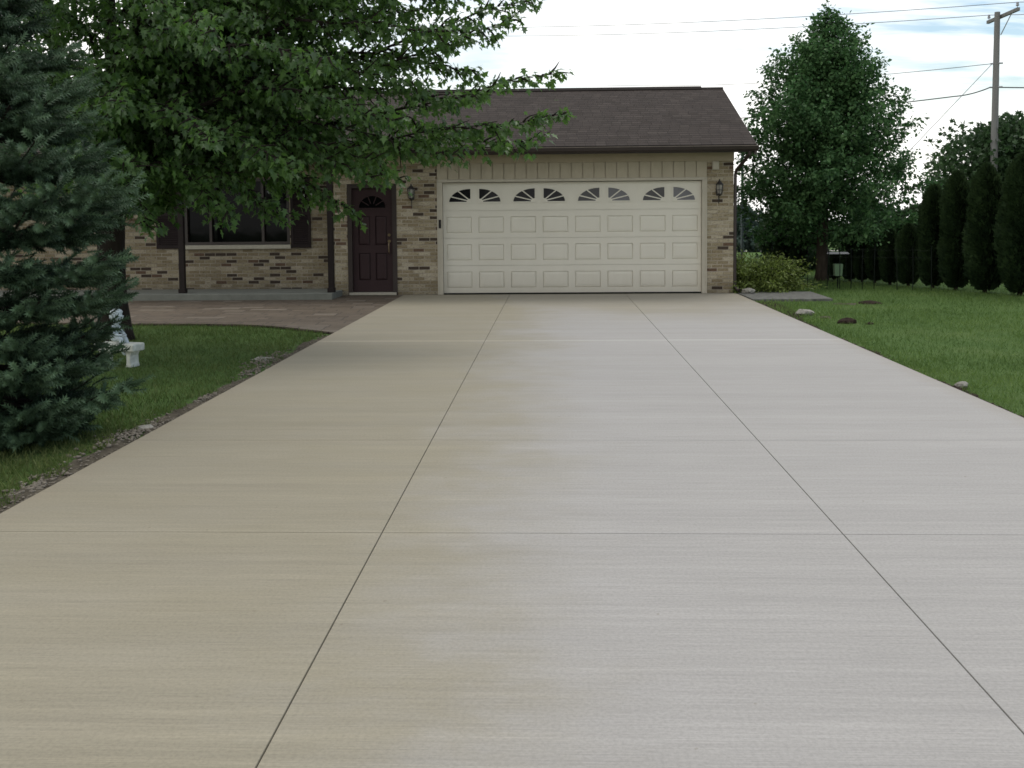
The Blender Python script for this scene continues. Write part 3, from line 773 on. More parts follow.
class Twigs:
    """branching skeleton: limbs with side shoots; gathers wood tubes and leaf seats"""
    def __init__(s, seed):
        s.q = random.Random(seed); s.wood = MB(); s.pos = []; s.dir = []
    def path(s, p, d, L, n, droop, wig):
        p = Vector(p); d = Vector(d).normalized(); pts = [p.copy()]
        for i in range(n):
            d = (d + Vector((s.q.gauss(0, wig), s.q.gauss(0, wig), s.q.gauss(0, wig * .6) - droop))).normalized()
            p = p + d * (L / n); pts.append(p.copy())
        return pts
    def leaves(s, pts, step, start=0.0, spread=.05, clear=None):
        tot = 0.0
        for a, b in zip(pts[:-1], pts[1:]):
            seg = (b - a).length; d = (b - a).normalized(); t = 0.0
            while t < seg:
                if tot + t >= start:
                    c = a + d * t + Vector((s.q.gauss(0, spread), s.q.gauss(0, spread), s.q.gauss(0, spread) - spread * .5))
                    s.pos.append(c[:]); s.dir.append(d[:])
                t += step * s.q.uniform(.6, 1.4)
            tot += seg
    def limb(s, pts, r0, side_len, every, leaf_step, start=.2, droop=.04, taper_tip=.35, spread=.05, up=0.0, third=True):
        n = len(pts) - 1; tot = sum((b - a).length for a, b in zip(pts[:-1], pts[1:]))
        s.wood.tube(pts, [max(.0025, r0 * (1 - i / n) ** 1.3) for i in range(n + 1)], 6)
        acc, nxt, sgn = 0.0, start * tot, 1
        for a, b in zip(pts[:-1], pts[1:]):
            seg = (b - a).length; d = (b - a).normalized()
            while nxt < acc + seg:
                f = nxt / tot; p = a + d * (nxt - acc)
                side = d.cross(Vector((0, 0, 1)))
                if side.length < .1: side = Vector((s.q.gauss(0, 1), s.q.gauss(0, 1), 0))
                side.normalize()
                an = s.q.gauss(0, .8)
                lat = (side * math.cos(an) + d.cross(side) * math.sin(an)) * sgn
                dd = d * .75 + lat * .8 + Vector((0, 0, up))
                L = side_len * (1 - (1 - taper_tip) * f) * s.q.uniform(.6, 1.25)
                tw = s.path(p, dd, L, 4, droop, .12)
                s.wood.tube(tw, [max(.0025, r0 * .3 * (1 - .8 * i / 4)) for i in range(5)], 4, cap=False)
                s.leaves(tw, leaf_step, .08 * L, spread)
                if third and L > .45:
                    for kk in (1, 2, 3):
                        q2 = s.path(tw[kk], (tw[kk] - tw[kk - 1]).normalized() * .7 + lat.cross(d) * s.q.choice((-.7, .7)) + Vector((0, 0, -.1)), L * .45, 3, droop, .15)
                        s.leaves(q2, leaf_step, .04, spread)
                sgn = -sgn; nxt += every * s.q.uniform(.7, 1.3)
            acc += seg
        s.leaves(pts[-max(2, n // 2):], leaf_step * .8, 0, spread)
    def leaf_mesh(s, name, shape, faces, size, hang=.5, flat=.8, seed=1):
        r = np.random.default_rng(seed); P = np.array(s.pos); D = np.array(s.dir); n = len(P)
        yd = norm(D * .6 + r.normal(0, .55, (n, 3)) + [0, 0, -hang])
        nr = norm(r.normal(0, 1 - flat + .15, (n, 3)) + [0, 0, 1.0])
        sz = size * r.uniform(.6, 1.25, n)
        return stamp(name, shape, faces, P, yd, nr, sz, np.clip(r.beta(2, 2.6, n), 0, 1))

# --- big silver maple in front of the porch
def big_maple():
    T = Twigs(5); q = T.q
    root = empty('maple_tree', (-5.52, 12.8, 0), label='large multi stemmed maple reaching over the porch and garage roof', cat='tree')
    O = Vector((-5.52, 12.8, 0))
    trunk = MB()
    trunk.tube([(0, 0, -.1), (0, 0, .1), (-.03, 0, .5), (-.04, .02, 1.0), (-.03, .03, 1.5), (0, .03, 1.9)], [.25, .20, .175, .165, .17, .13], 12)
    stems = [((.0, .0, 1.15), (-.02, .1, 1.9), (.0, .15, 3.2), (-.05, .2, 5.2), (-.1, .2, 8.2)),
             ((.02, .0, 1.5), (.18, -.05, 2.2), (.36, -.05, 3.2), (.55, -.05, 5.2), (.9, -.1, 7.6)),
             ((.02, .03, 1.5), (.40, .2, 2.2), (.80, .3, 3.0), (1.25, .4, 5.0), (1.8, .5, 7.2)),
             ((-.06, .0, 1.4), (-.32, .25, 2.1), (-.75, .4, 3.2), (-1.2, .6, 5.2), (-1.7, .7, 7.4))]
    for st in stems: trunk.tube(st, [.12, .105, .09, .06, .02], 9)
    def on(st, z):
        for a, b in zip(st[:-1], st[1:]):
            if a[2] <= z <= b[2]:
                t = (z - a[2]) / (b[2] - a[2]); return Vector(a).lerp(Vector(b), t)
        return Vector(st[-1])
    def reach(start, tip, sag, r0, side_len, every=.085, leaf=.0235, st=.08, tt=.3):
        a, b = Vector(start), Vector(tip) - O
        pts = []
        for i in range(10):
            t = i / 9; p = a.lerp(b, t); p.z += sag * math.sin(math.pi * min(1, t * 1.05)); p += Vector((q.gauss(0, .03), q.gauss(0, .03), q.gauss(0, .025)))
            pts.append(p)
        T.limb(pts, r0, side_len, every, leaf, st, .06, tt, .045)
    # long limbs that carry the outline over the garage and down over the porch
    tips = [((.06, 12.4, 3.16), 2, 2.5, -.12, .055), ((.12, 11.9, 2.64), 2, 2.2, -.06, .05), ((-.25, 12.9, 4.16), 2, 2.9, -.05, .06), ((-.40, 12.2, 3.76), 2, 2.8, -.10, .055),
            ((-.15, 12.6, 2.42), 2, 2.2, .05, .05), ((-1.1, 12.0, 2.22), 2, 1.8, .55, .045), ((-1.85, 11.6, 2.13), 1, 1.7, .55, .045), ((-2.3, 12.0, 1.58), 1, 1.6, .75, .045),
            ((-2.95, 11.4, 1.50), 1, 1.6, .65, .04), ((-3.5, 11.0, 1.52), 1, 1.6, .6, .04), ((-4.35, 11.0, 1.42), 0, 1.7, .5, .04), ((-1.9, 13.2, 1.95), 2, 1.9, .6, .045),
            ((-3.0, 12.9, 1.75), 2, 1.8, .5, .045), ((-1.1, 13.6, 2.6), 2, 2.2, .5, .05), ((-.7, 11.7, 2.85), 1, 2.1, .5, .05), ((-4.9, 11.2, 1.75), 0, 1.8, .4, .04),
            ((-2.7, 10.7, 2.0), 1, 1.9, .6, .045), ((-1.6, 10.9, 2.5), 1, 2.2, .6, .045), ((-.9, 12.9, 3.3), 2, 2.5, .6, .06), ((-1.0, 11.4, 3.5), 1, 2.7, .6, .055),
            ((-.8, 12.0, 4.1), 1, 3.2, .6, .055), ((-2.2, 10.4, 3.1), 1, 2.5, .6, .05), ((-3.4, 10.3, 2.3), 0, 2.1, .6, .05), ((-4.3, 10.2, 2.6), 0, 2.3, .5, .05),
            ((-3.2, 10.0, 3.3), 0, 2.8, .5, .05), ((-2.0, 11.6, 1.95), 2, 1.9, .55, .045), ((-3.9, 12.0, 1.6), 2, 1.75, .5, .04), ((-3.3, 11.9, 2.2), 1, 2.0, .5, .045),
            ((-2.9, 11.7, 2.9), 1, 2.4, .5, .045), ((-2.4, 12.6, 2.4), 2, 2.1, .5, .045),
            ((-6.6, 12.0, 3.4), 3, 2.4, .4, .04), ((-6.9, 12.6, 2.7), 3, 2.0, .4, .04), ((-6.2, 11.8, 4.1), 3, 2.9, .4, .04), ((-5.4, 11.2, 3.8), 0, 2.8, .4, .04), ((-5.9, 11.3, 3.0), 0, 2.3, .4, .04), ((-5.0, 11.0, 3.1), 1, 2.3, .4, .04), ((-5.7, 11.6, 2.2), 0, 1.9, .4, .04),
            ((-1.3, 12.0, 4.45), 1, 3.5, .3, .04), ((-2.2, 12.2, 4.6), 1, 3.6, .3, .04), ((-1.0, 12.9, 4.55), 2, 3.5, .3, .04), ((-3.0, 11.5, 4.6), 1, 3.6, .3, .04), ((-1.6, 11.2, 4.2), 1, 3.4, .3, .04), ((-.9, 12.3, 4.35), 2, 3.4, .25, .04), ((-1.2, 12.7, 4.1), 2, 3.1, .2, .04), ((-2.0, 13.2, 4.3), 2, 3.4, .3, .04), ((-4.2, 11.4, 4.4), 0, 3.4, .3, .04),
            ((-1.6, 12.2, 3.9), 1, 2.8, .5, .04), ((-2.2, 11.6, 4.0), 1, 3.0, .5, .04), ((-2.8, 11.9, 4.1), 1, 3.1, .4, .04), ((-3.2, 11.3, 3.7), 1, 2.9, .4, .04), ((-1.4, 11.6, 3.0), 1, 2.4, .5, .04), ((-1.9, 12.3, 3.3), 2, 2.6, .5, .04), ((-2.6, 12.4, 3.5), 2, 2.8, .4, .04), ((-3.4, 12.5, 3.9), 2, 3.0, .4, .04), ((-1.0, 12.6, 3.75), 2, 2.9, .45, .04)]
    for tip, si, z, sag, r0 in tips:
        reach(on(stems[si], z), tip, sag, r0, .58)
    # the rest of the crown, all round and up out of the picture
    k = 0
    for st in stems:
        for z in np.arange(1.75, 7.6, .36):
            k += 1
            az = k * 2.39996 + q.uniform(-.3, .3)
            L = (2.9 if z < 5 else 2.9 - .55 * (z - 5)) * q.uniform(.75, 1.1)
            if math.cos(az) > .55 and z < 4.6: L *= .75
            d = Vector((math.cos(az), math.sin(az), .45))
            T.limb(T.path(on(st, z), d, L, 8, .085, .07), .03, .7, .16, .038, .12, .07, .4, .07)
    lm = T.leaf_mesh('crown', MAPLE, MAPLE_F, .086, .85, .55, 3)
    link('trunk', trunk_mesh(trunk), M['bark_dark'], root)
    T.wood.build('branches', M['bark_dark'], root)
    link('crown', lm, M['maple'], root)
    return len(T.pos)
def trunk_mesh(mb):
    o = mb.build('tmp', M['bark_dark'], None, smooth=True); me = o.data; bpy.data.objects.remove(o); me.materials.clear(); return me
n_big = big_maple()

# --- young maple in the side yard
def side_maple():
    T = Twigs(9); q = T.q
    root = empty('maple_tree', (6.05, 23.6, 0), label='full conical green maple in the side yard right of the garage', cat='tree')
    prof = [(0.6, 1.3), (0.9, 1.85), (1.55, 1.98), (2.24, 2.0), (2.93, 1.92), (3.6, 1.78), (4.3, 1.55), (4.98, 1.02), (5.67, .40), (6.15, .12)]
    rad = lambda z: float(np.interp(z, [p[0] for p in prof], [p[1] for p in prof]))
    tr = MB(); tr.tube([(0, 0, -.1), (0, 0, .15), (.01, 0, 1.0), (.03, 0, 2.2), (.05, .0, 3.6), (.08, 0, 4.9), (.1, 0, 5.7)], [.19, .14, .125, .10, .07, .035, .012], 10)
    k = 0
    for z in np.arange(.74, 5.8, .074):
        for _ in range(2 if z > 1.3 else 1):
            k += 1; az = k * 2.39996 + q.uniform(-.25, .25)
            rise = .12 + .68 * min(1, max(0, (z - .5) / 2.6))
            # length until the branch meets the crown outline
            L = .1
            while L < 3 and L < rad(z + rise * .8 * L) : L += .05
            L *= q.uniform(.84, 1.10)
            d = Vector((math.cos(az), math.sin(az), rise))
            pts = T.path((0.0 + .02 * z, 0, z), d, L * 1.12, 7, .01, .06)
            T.leaves(pts, .022, .1 * L, .15)
            T.limb(pts, .016, min(.52, .14 + .34 * L), .095, .022, .10, .0, .75, .045, up=.2, third=True)
    top = T.path((.1, 0, 5.5), (0.02, 0, 1), .65, 5, 0, .04); T.limb(top, .012, .28, .08, .05, 0, 0, .5, .04, up=.3)
    lm = T.leaf_mesh('crown', DIAM, DIAM_F, .088, .35, .55, 5)
    link('trunk', trunk_mesh(tr), M['bark'], root); T.wood.build('branches', M['bark_dark'], root); link('crown', lm, M['maple2'], root)
    return len(T.pos)
n_side = side_maple()

# --- blue spruce beside the drive
def spruce():
    root = empty('spruce_tree', (-4.12, 7.1, 0), label='bluish green spruce with dense layered boughs left of the drive', cat='tree')
    q = random.Random(3)
    rad = lambda z: float(np.interp(z, [0, .15, .5, .8, 1.1, 1.4, 2.0, 2.4, 3.0, 4.0, 5.0, 5.8], [.86, .98, 1.0, .97, 1.07, 1.06, .95, .80, .58, .42, .22, .04]))
    wood = MB(); wood.tube([(0, 0, -.1), (0, 0, .3), (0, 0, 2.5), (0, 0, 5.7)], [.13, .11, .07, .01], 10)
    P, D = [], []
    def sprigs(pts, step, skip=0.0):
        tot = 0
        for a, b in zip(pts[:-1], pts[1:]):
            seg = (b - a).length; d = (b - a).normalized(); t = 0.0
            while t < seg:
                if tot + t > skip:
                    P.append((a + d * t)[:]); D.append((d + Vector((q.gauss(0, .25), q.gauss(0, .25), q.gauss(0, .2)))).normalized()[:])
                t += step * q.uniform(.7, 1.3)
            tot += seg
    z = .08; wh = 0
    while z < 5.6:
        nb = 12 if z < 3.4 else 9
        lob = q.uniform(.9, 1.08)
        for k in range(nb):
            az = wh * .9 + k * 2 * math.pi / nb + q.gauss(0, .13)
            back = math.sin(az) > .35
            L = rad(z) * lob * q.uniform(.85, 1.04)
            out = Vector((math.cos(az), math.sin(az), 0)); lat = Vector((-out.y, out.x, 0))
            z0 = z + q.gauss(0, .025)
            dz = (.16 if z < 1.2 else .24) * L
            pts = [Vector((0, 0, z0 + .05)) + out * (L * t) + Vector((0, 0, -.22 * L * math.sin(math.pi * t * .75) + dz * t * t)) for t in (0, .2, .4, .6, .8, 1.0)]
            wood.tube(pts, [.018 * (1 - .75 * i / 5) for i in range(6)], 4, cap=False)
            sprigs(pts[3:], .075)
            for i in range(9):
                t = .36 + .62 * i / 8
                j = min(4, int(t * 5)); p = pts[j].lerp(pts[j + 1], t * 5 - j)
                for sg in (-1, 1):
                    l2 = (.44 * (1.06 - t) + .10) * L * q.uniform(.7, 1.15)
                    dd = (out * .75 + lat * sg * .85 + Vector((0, 0, q.uniform(-.02, .16)))).normalized()
                    e = p + dd * l2 + Vector((0, 0, .05 * l2)); mid = p.lerp(e, .5) + Vector((0, 0, -.03 * l2))
                    sprigs([p, mid, e], .07 if not back else .11, .05)
                    if l2 > .16:
                        for s3 in (-1, 1):
                            p3 = p.lerp(e, q.uniform(.35, .7)); d3 = (dd * .8 + (out * s3 * .5) + lat * s3 * -.3 + Vector((0, 0, q.uniform(-.15, .15)))).normalized()
                            sprigs([p3, p3 + d3 * l2 * .45], .065 if not back else .11, .03)
        z += .215 * q.uniform(.85, 1.15); wh += 1
    P = np.array(P); D = np.array(D); n = len(P)
    r = np.random.default_rng(4)
    # one sprig: a bottle brush of needles
    sh, fc = [], []
    for i in range(34):
        y = .04 + .90 * i / 33; a = i * 2.4
        c, s_ = math.cos(a), math.sin(a); ln = (.27 if i < 26 else .20)
        b = len(sh)
        wv = .042
        sh += [(-s_ * wv, y - .02, c * wv), (s_ * wv, y + .02, -c * wv), (c * ln, y + .17, s_ * ln)]
        fc.append((b, b + 1, b + 2))
    b = len(sh); sh += [(-.05, 0, 0), (.05, 0, 0), (0, 1.1, .03)]; fc.append((b, b + 1, b + 2))
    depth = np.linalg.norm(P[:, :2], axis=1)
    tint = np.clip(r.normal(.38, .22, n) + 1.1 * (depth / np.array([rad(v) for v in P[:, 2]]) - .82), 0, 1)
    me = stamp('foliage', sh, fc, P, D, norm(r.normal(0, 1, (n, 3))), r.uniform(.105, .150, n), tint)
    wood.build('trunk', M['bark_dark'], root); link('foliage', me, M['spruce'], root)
    return n
n_spr = spruce()

# --- arborvitae hedge plants
def arbor_meshes(seed):
    """unit plant: height 1, half width about 0.5"""
    r = np.random.default_rng(seed); n = 5200
    z = r.uniform(.0, 1.0, n) ** .95; az = r.uniform(0, 2 * math.pi, n)
    prof = np.interp(z, [0, .04, .12, .3, .55, .75, .90, 1.0], [.16, .30, .42, .47, .47, .41, .25, .0])
    bulge = 1 + .13 * np.sin(3 * az + 9 * z + seed) + .08 * np.sin(5 * az - 14 * z) + r.normal(0, .045, n)
    rr = prof * bulge * np.where(r.uniform(0, 1, n) < .25, r.uniform(.75, .95, n), 1.0)
    out = np.stack([np.cos(az), np.sin(az), np.zeros(n)], 1)
    return z, rr, out, r
def arbor(X, Y, Hh, Wd, seed, label):
    root = empty('arborvitae', (X, Y, ground_z(Y)), label=label, cat='arborvitae', group='arborvitae planted in a row along the side yard')
    z, rr, out, r = arbor_meshes(seed); n = len(z)
    zz = .05 + z * (Hh - .05)
    P = out * (rr * Wd)[:, None]; P[:, 2] = zz
    yd = norm(out * .55 + r.normal(0, .18, (n, 3)) + [0, 0, 1.0])
    tang = np.stack([-out[:, 1], out[:, 0], np.zeros(n)], 1)
    nr = norm(tang * .9 + out * .5 + r.normal(0, .4, (n, 3)))
    me = stamp('foliage', CLUMP, CLUMP_F, P, yd, nr, r.uniform(.07, .13, n) * (.75 + .2 * Hh), np.clip(r.normal(.38, .2, n) + .25 * (z - .5), 0, 1))
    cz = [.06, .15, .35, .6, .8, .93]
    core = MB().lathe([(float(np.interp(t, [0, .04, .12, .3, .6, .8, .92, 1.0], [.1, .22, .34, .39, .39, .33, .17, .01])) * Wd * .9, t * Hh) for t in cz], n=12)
    tb = core; co = tb.build('light_block_core', M['core'], root)  # dark closed surface added to stop light passing through the foliage
    link('foliage', me, M['arbor'], root)
    MB().tube([(0, 0, -.05), (0, 0, .12 * Hh + .1)], [.05 * Wd + .02, .03], 7).build('trunk', M['bark_dark'], root)
AR = [(8.95, 18.4, 2.62, .66, 'tall dark arborvitae at the near right end of the row'),
      (8.36, 19.1, 2.55, .62, 'tall dark arborvitae directly right of the utility pole'),
      (8.00, 19.75, 2.36, .54, 'tall dark arborvitae with the utility pole rising at its right side'),
      (7.73, 20.45, 2.15, .47, 'tall narrow arborvitae, middle one of the tall group'),
      (7.50, 21.05, 1.90, .41, 'narrow arborvitae at the left end of tall group, sky beside it'),
      (7.24, 21.5, 1.20, .36, 'short arborvitae next to the tall group, largest of the low ones'),
      (7.03, 22.0, 1.12, .29, 'short slim arborvitae, second left of the tall group'),
      (6.90, 22.6, 1.12, .25, 'short slim arborvitae, third left of the tall group'),
      (6.73, 22.95, 1.05, .22, 'short slim arborvitae, fourth left of the tall group'),
      (6.52, 23.15, 1.00, .24, 'short slim arborvitae, fifth left of the tall group'),
      (6.30, 23.6, .55, .22, 'tiny low arborvitae just right of the maple trunk'),
      (5.66, 24.2, .95, .26, 'short dark arborvitae just left of the maple trunk'),
      (5.38, 24.6, .95, .28, 'short dark arborvitae second left of the maple trunk')]
for i, a in enumerate(AR): arbor(a[0] + (.10 if i < 5 else .03), a[1], a[2] * (1 + .04 * math.sin(5 * i)), a[3] * 1.02, 20 + i, a[4])

# --- light green shrub at the garage corner
def shrub():
    root = empty('shrub', (4.02, 20.25, GZ), label='light green arching shrub beside the brick garage corner', cat='shrub')
    T = Twigs(31); q = T.q
    for i in range(560):
        az = q.uniform(0, 6.283); b = Vector((q.gauss(0, .16), q.gauss(0, .16), 0))
        L = q.uniform(.56, .92); el = q.uniform(.5, 2.6)
        pts = T.path(b, Vector((math.cos(az), math.sin(az) * 1.0, el)), L, 7, .13, .07)
        T.wood.tube(pts, [.006, .005, .005, .004, .004, .003, .003, .002], 4, cap=False)
        T.leaves(pts, .0135, .2, .034)
    me = T.leaf_mesh('foliage', LANCE, LANCE_F, .072, .25, .45, 6)
    T.wood.build('stems', M['bark_dark'], root); link('foliage', me, M['shrub'], root)
shrub()

# --- trees and bushes behind the side yard
def clump_tree(name, X, Y, h, rad, zc0, m, label, cat, n, size, seed, group=None, lobes=9, trunk_r=.12, conic=False):
    gz = ground_z(Y)
    root = empty(name, (X, Y, gz), label=label, cat=cat, group=group)
    r = np.random.default_rng(seed); q = random.Random(seed)
    P = []
    w = MB(); w.tube([(0, 0, -.1), (0, 0, h * .3), (.05, 0, h * .6), (.05, 0, h * .92)], [trunk_r, trunk_r * .8, trunk_r * .45, .01], 8)
    per = n // lobes
    for i in range(lobes):
        t = (i + .5) / lobes; az = i * 2.4 + q.uniform(-.3, .3)
        zz = zc0 + (h - zc0) * (.10 + .80 * t)
        f = (1 - t) ** .8 if conic else math.sqrt(max(0.05, 1 - (2 * t - .85) ** 2 * .85))
        c = Vector((math.cos(az) * rad * .62 * f, math.sin(az) * rad * .62 * f, zz))
        lr = rad * (.34 + .16 * f) * q.uniform(.8, 1.2)
        w.tube([(0.03, 0, max(.2, zz - .35 * rad)), tuple(c * .6 + Vector((0, 0, zz * .38))), tuple(c)], [trunk_r * .4, trunk_r * .25, .008], 5)
        d = norm(r.normal(0, 1, (per, 3))); k = r.uniform(.35, 1.0, per) ** .5
        bump = 1 + .22 * np.sin(d[:, 0] * 6 + i) * np.sin(d[:, 2] * 7 + 2 * i)
        P.append(np.array(c) + d * (k * lr * bump)[:, None] * [1.08, 1.08, .78])
    P = np.concatenate(P); nn = len(P)
    P = P[P[:, 2] > .02]; nn = len(P)
    ax = norm(P - [0, 0, zc0 + .45 * (h - zc0)])
    me = stamp('crown', CLUMP, CLUMP_F, P, norm(ax + r.normal(0, .7, (nn, 3))), norm(r.normal(0, .7, (nn, 3)) + [0, 0, .8]), size * r.uniform(.6, 1.3, nn), np.clip(r.normal(.45, .22, nn), 0, 1))
    w.build('trunk', M['bark_dark'], root); link('crown', me, m, root)
clump_tree('background_tree', 17.9, 42, 5.35, 2.9, 1.2, M['bg_tree'], 'broad dark tree rising behind the arborvitae at utility pole', 'tree', 15000, .17, 51, lobes=22, trunk_r=.2)
clump_tree('background_tree', 21.8, 44, 4.0, 2.2, 1.0, M['bg_tree'], 'dark tree behind the arborvitae at far right edge of the photo', 'tree', 5000, .22, 52, lobes=16, trunk_r=.2)
gp = 'dark bushes behind the fence'
for i, (x, y, h, rr, lb) in enumerate([(6.35, 28.0, 1.85, .8, 'rounded dark bush behind the fence, beside the grey steel pole'),
                                       (6.9, 29.5, 2.0, .95, 'dark bush behind the fence, left of the maple trunk'),
                                       (9.3, 30.5, 1.85, .9, 'dark bush behind the low arborvitae, right of the gap in the trees'),
                                       (10.5, 30.0, 1.7, .95, 'dark bush behind the largest of the low arborvitae')]):
    clump_tree('background_bush', x, y, h, rr, .05, M['dark_tree'], lb, 'bush', 3200, .14, 60 + i, gp, lobes=11, trunk_r=.06)
clump_tree('distant_tree', 12.65, 70, 2.9, 1.7, .3, M['far_tree'], 'hazy bluish green tree far away behind the garage corner', 'tree', 2600, .30, 71, lobes=12)

def woods():
    r = np.random.default_rng(90); P = []
    for i in range(120):
        x = r.uniform(-160, 230); y = r.uniform(290, 330); h = r.uniform(3.5, 7.0); w = r.uniform(4, 8)
        d = norm(r.normal(0, 1, (110, 3))); P.append(np.array([x, y, ground_z(y) + h * .5]) + d * [w, w * .5, h * .5] * r.uniform(.5, 1, (110, 1)))
    P = np.concatenate(P); n = len(P)
    me = stamp('distant_woods', CLUMP, CLUMP_F, P, norm(r.normal(0, 1, (n, 3))), norm(r.normal(0, .7, (n, 3)) + [0, -1, .5]), r.uniform(1.0, 2.0, n), r.uniform(0, 1, n))
    tag(link('distant_woods', me, M['far_tree']), kind='stuff')
woods()

# ------------------------------------------------------------------ grass blades
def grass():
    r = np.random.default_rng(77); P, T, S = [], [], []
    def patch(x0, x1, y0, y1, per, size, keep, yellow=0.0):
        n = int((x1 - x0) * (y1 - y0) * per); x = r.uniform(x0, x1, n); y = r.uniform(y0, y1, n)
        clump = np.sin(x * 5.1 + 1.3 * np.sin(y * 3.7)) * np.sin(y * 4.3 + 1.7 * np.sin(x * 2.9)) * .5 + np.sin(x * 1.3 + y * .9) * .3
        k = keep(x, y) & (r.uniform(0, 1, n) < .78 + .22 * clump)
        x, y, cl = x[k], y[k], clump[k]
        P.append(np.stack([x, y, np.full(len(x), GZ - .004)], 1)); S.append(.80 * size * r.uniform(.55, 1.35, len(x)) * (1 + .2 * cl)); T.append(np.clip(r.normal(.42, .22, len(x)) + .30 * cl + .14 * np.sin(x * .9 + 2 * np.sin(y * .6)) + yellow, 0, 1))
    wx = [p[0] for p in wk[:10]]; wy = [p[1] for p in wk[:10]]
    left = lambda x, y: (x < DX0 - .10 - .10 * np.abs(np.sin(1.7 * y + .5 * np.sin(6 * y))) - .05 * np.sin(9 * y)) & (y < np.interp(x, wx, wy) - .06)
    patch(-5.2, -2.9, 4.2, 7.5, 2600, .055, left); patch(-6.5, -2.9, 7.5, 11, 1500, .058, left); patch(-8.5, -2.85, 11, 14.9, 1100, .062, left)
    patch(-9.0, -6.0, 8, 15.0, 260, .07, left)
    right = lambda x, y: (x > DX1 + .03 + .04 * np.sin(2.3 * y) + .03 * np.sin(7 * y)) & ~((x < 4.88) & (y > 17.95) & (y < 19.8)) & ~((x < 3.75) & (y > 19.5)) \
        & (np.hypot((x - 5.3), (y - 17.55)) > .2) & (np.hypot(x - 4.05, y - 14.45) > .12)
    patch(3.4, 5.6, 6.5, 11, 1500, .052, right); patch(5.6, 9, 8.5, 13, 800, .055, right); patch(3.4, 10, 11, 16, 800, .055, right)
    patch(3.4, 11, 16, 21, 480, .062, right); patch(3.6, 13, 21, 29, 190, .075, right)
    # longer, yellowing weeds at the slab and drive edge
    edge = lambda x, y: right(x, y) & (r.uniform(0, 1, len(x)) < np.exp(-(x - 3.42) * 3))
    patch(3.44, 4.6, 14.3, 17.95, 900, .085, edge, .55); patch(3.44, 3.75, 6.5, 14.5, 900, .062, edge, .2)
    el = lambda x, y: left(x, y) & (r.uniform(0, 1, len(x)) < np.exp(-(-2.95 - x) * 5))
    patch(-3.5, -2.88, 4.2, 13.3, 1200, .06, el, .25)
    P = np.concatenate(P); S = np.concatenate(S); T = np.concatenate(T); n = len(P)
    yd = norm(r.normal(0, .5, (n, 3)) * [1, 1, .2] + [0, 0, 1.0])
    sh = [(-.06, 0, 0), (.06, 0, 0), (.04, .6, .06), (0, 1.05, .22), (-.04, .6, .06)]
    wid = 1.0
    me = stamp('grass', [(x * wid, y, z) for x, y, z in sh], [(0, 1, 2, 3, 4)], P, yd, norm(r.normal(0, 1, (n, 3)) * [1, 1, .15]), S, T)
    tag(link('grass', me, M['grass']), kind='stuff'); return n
n_grass = grass()

# ------------------------------------------------------------------ wire fence
fence = empty('wire_fence', (0, 0, 0), label='thin low wire fence on dark stakes across the side yard', cat='fence')
fp = [(3.75, 22.3), (4.5, 21.6), (5.10, 21.0), (5.45, 20.85), (5.66, 20.7), (5.88, 20.7), (6.1, 20.68), (6.32, 20.66), (6.72, 20.5), (6.95, 20.3), (7.2, 20.0)]
for x, y in fp:
    MB().tube([(x, y, GZ - .1), (x + rnd.gauss(0, .012), y, .40), (x + rnd.gauss(0, .02), y, .80 + rnd.uniform(-.03, .05))], .008, 6).build('stake', M['fencepost'], fence)
for z in (.62, .76):
    mb = MB(); pts = []
    for (xa, ya), (xb, yb) in zip(fp[:-1], fp[1:]):
        for t in (0, .5): pts.append((xa + (xb - xa) * t, ya + (yb - ya) * t - .01, z - (.02 if t else 0)))
    pts.append((fp[-1][0], fp[-1][1] - .01, z)); mb.tube(pts, .0010, 4); mb.build('wire', M['fencewire'], fence)

bf = empty('feeder_box', (5.69, 20.95, GZ), label='small pale green box with flat pale roof on a stake by the wire fence', cat='feeder')
MB().tube([(0, 0, -.1), (0, 0, .27)], .012, 6).build('stake', M['fencepost'], bf)
MB().prism([(-.07, .26), (.07, .26), (.085, .50), (-.085, .50)], -.07, .07).build('box', M['feeder'], bf, bevel=.004)
for sx in (-.16, .16): MB().tube([(sx, 0, .26), (sx, 0, .70)], .006, 5).build('upright', M['fencepost'], bf)
MB().box(-.17, .17, -.012, .012, .255, .27).build('crossbar', M['fencepost'], bf)
MB().prism([(-.20, .70), (.20, .70), (.17, .735), (-.17, .735)], -.10, .10).build('roof', M['porcelain'], bf)

# ------------------------------------------------------------------ poles and lines
up = empty('utility_pole', (16.65, 40, ground_z(40)), label='tall grey wooden utility pole with one crossarm', cat='utility pole')
zb = -ground_z(40)
MB().tube([(0, 0, -.3), (0, 0, 4), (0.02, 0, 8.91 + zb)], [.150, .132, .100], 12).build('pole', M['polewood'], up)
a, b = Vector((.10, 1.05, 8.72 + zb)), Vector((.30, -1.15, 8.80 + zb))
d = (b - a).normalized(); sd_ = d.cross(Vector((0, 0, 1))).normalized(); upv = sd_.cross(d)
ca = MB(); ca.add([p + sd_ * .05 * i + upv * .06 * j for p in (a, b) for i, j in ((-1, -1), (1, -1), (1, 1), (-1, 1))],
                  [(0, 1, 2, 3), (7, 6, 5, 4), (0, 4, 5, 1), (1, 5, 6, 2), (2, 6, 7, 3), (3, 7, 4, 0)]); ca.build('crossarm', M['polewood'], up)
for t in (.04, .96):
    p = a.lerp(b, t); MB().lathe([(.012, .05), (.012, .12), (.05, .13), (.06, .16), (.04, .20), (.05, .23), (.03, .27), (.01, .28)], tuple(p), 10).build('insulator', M['porcelain'], up)
MB().tube([tuple(a.lerp(b, .78) - Vector((0, 0, .05))), (.12, -.1, 8.05 + zb)], .02, 6).build('brace', M['porcelain'], up)
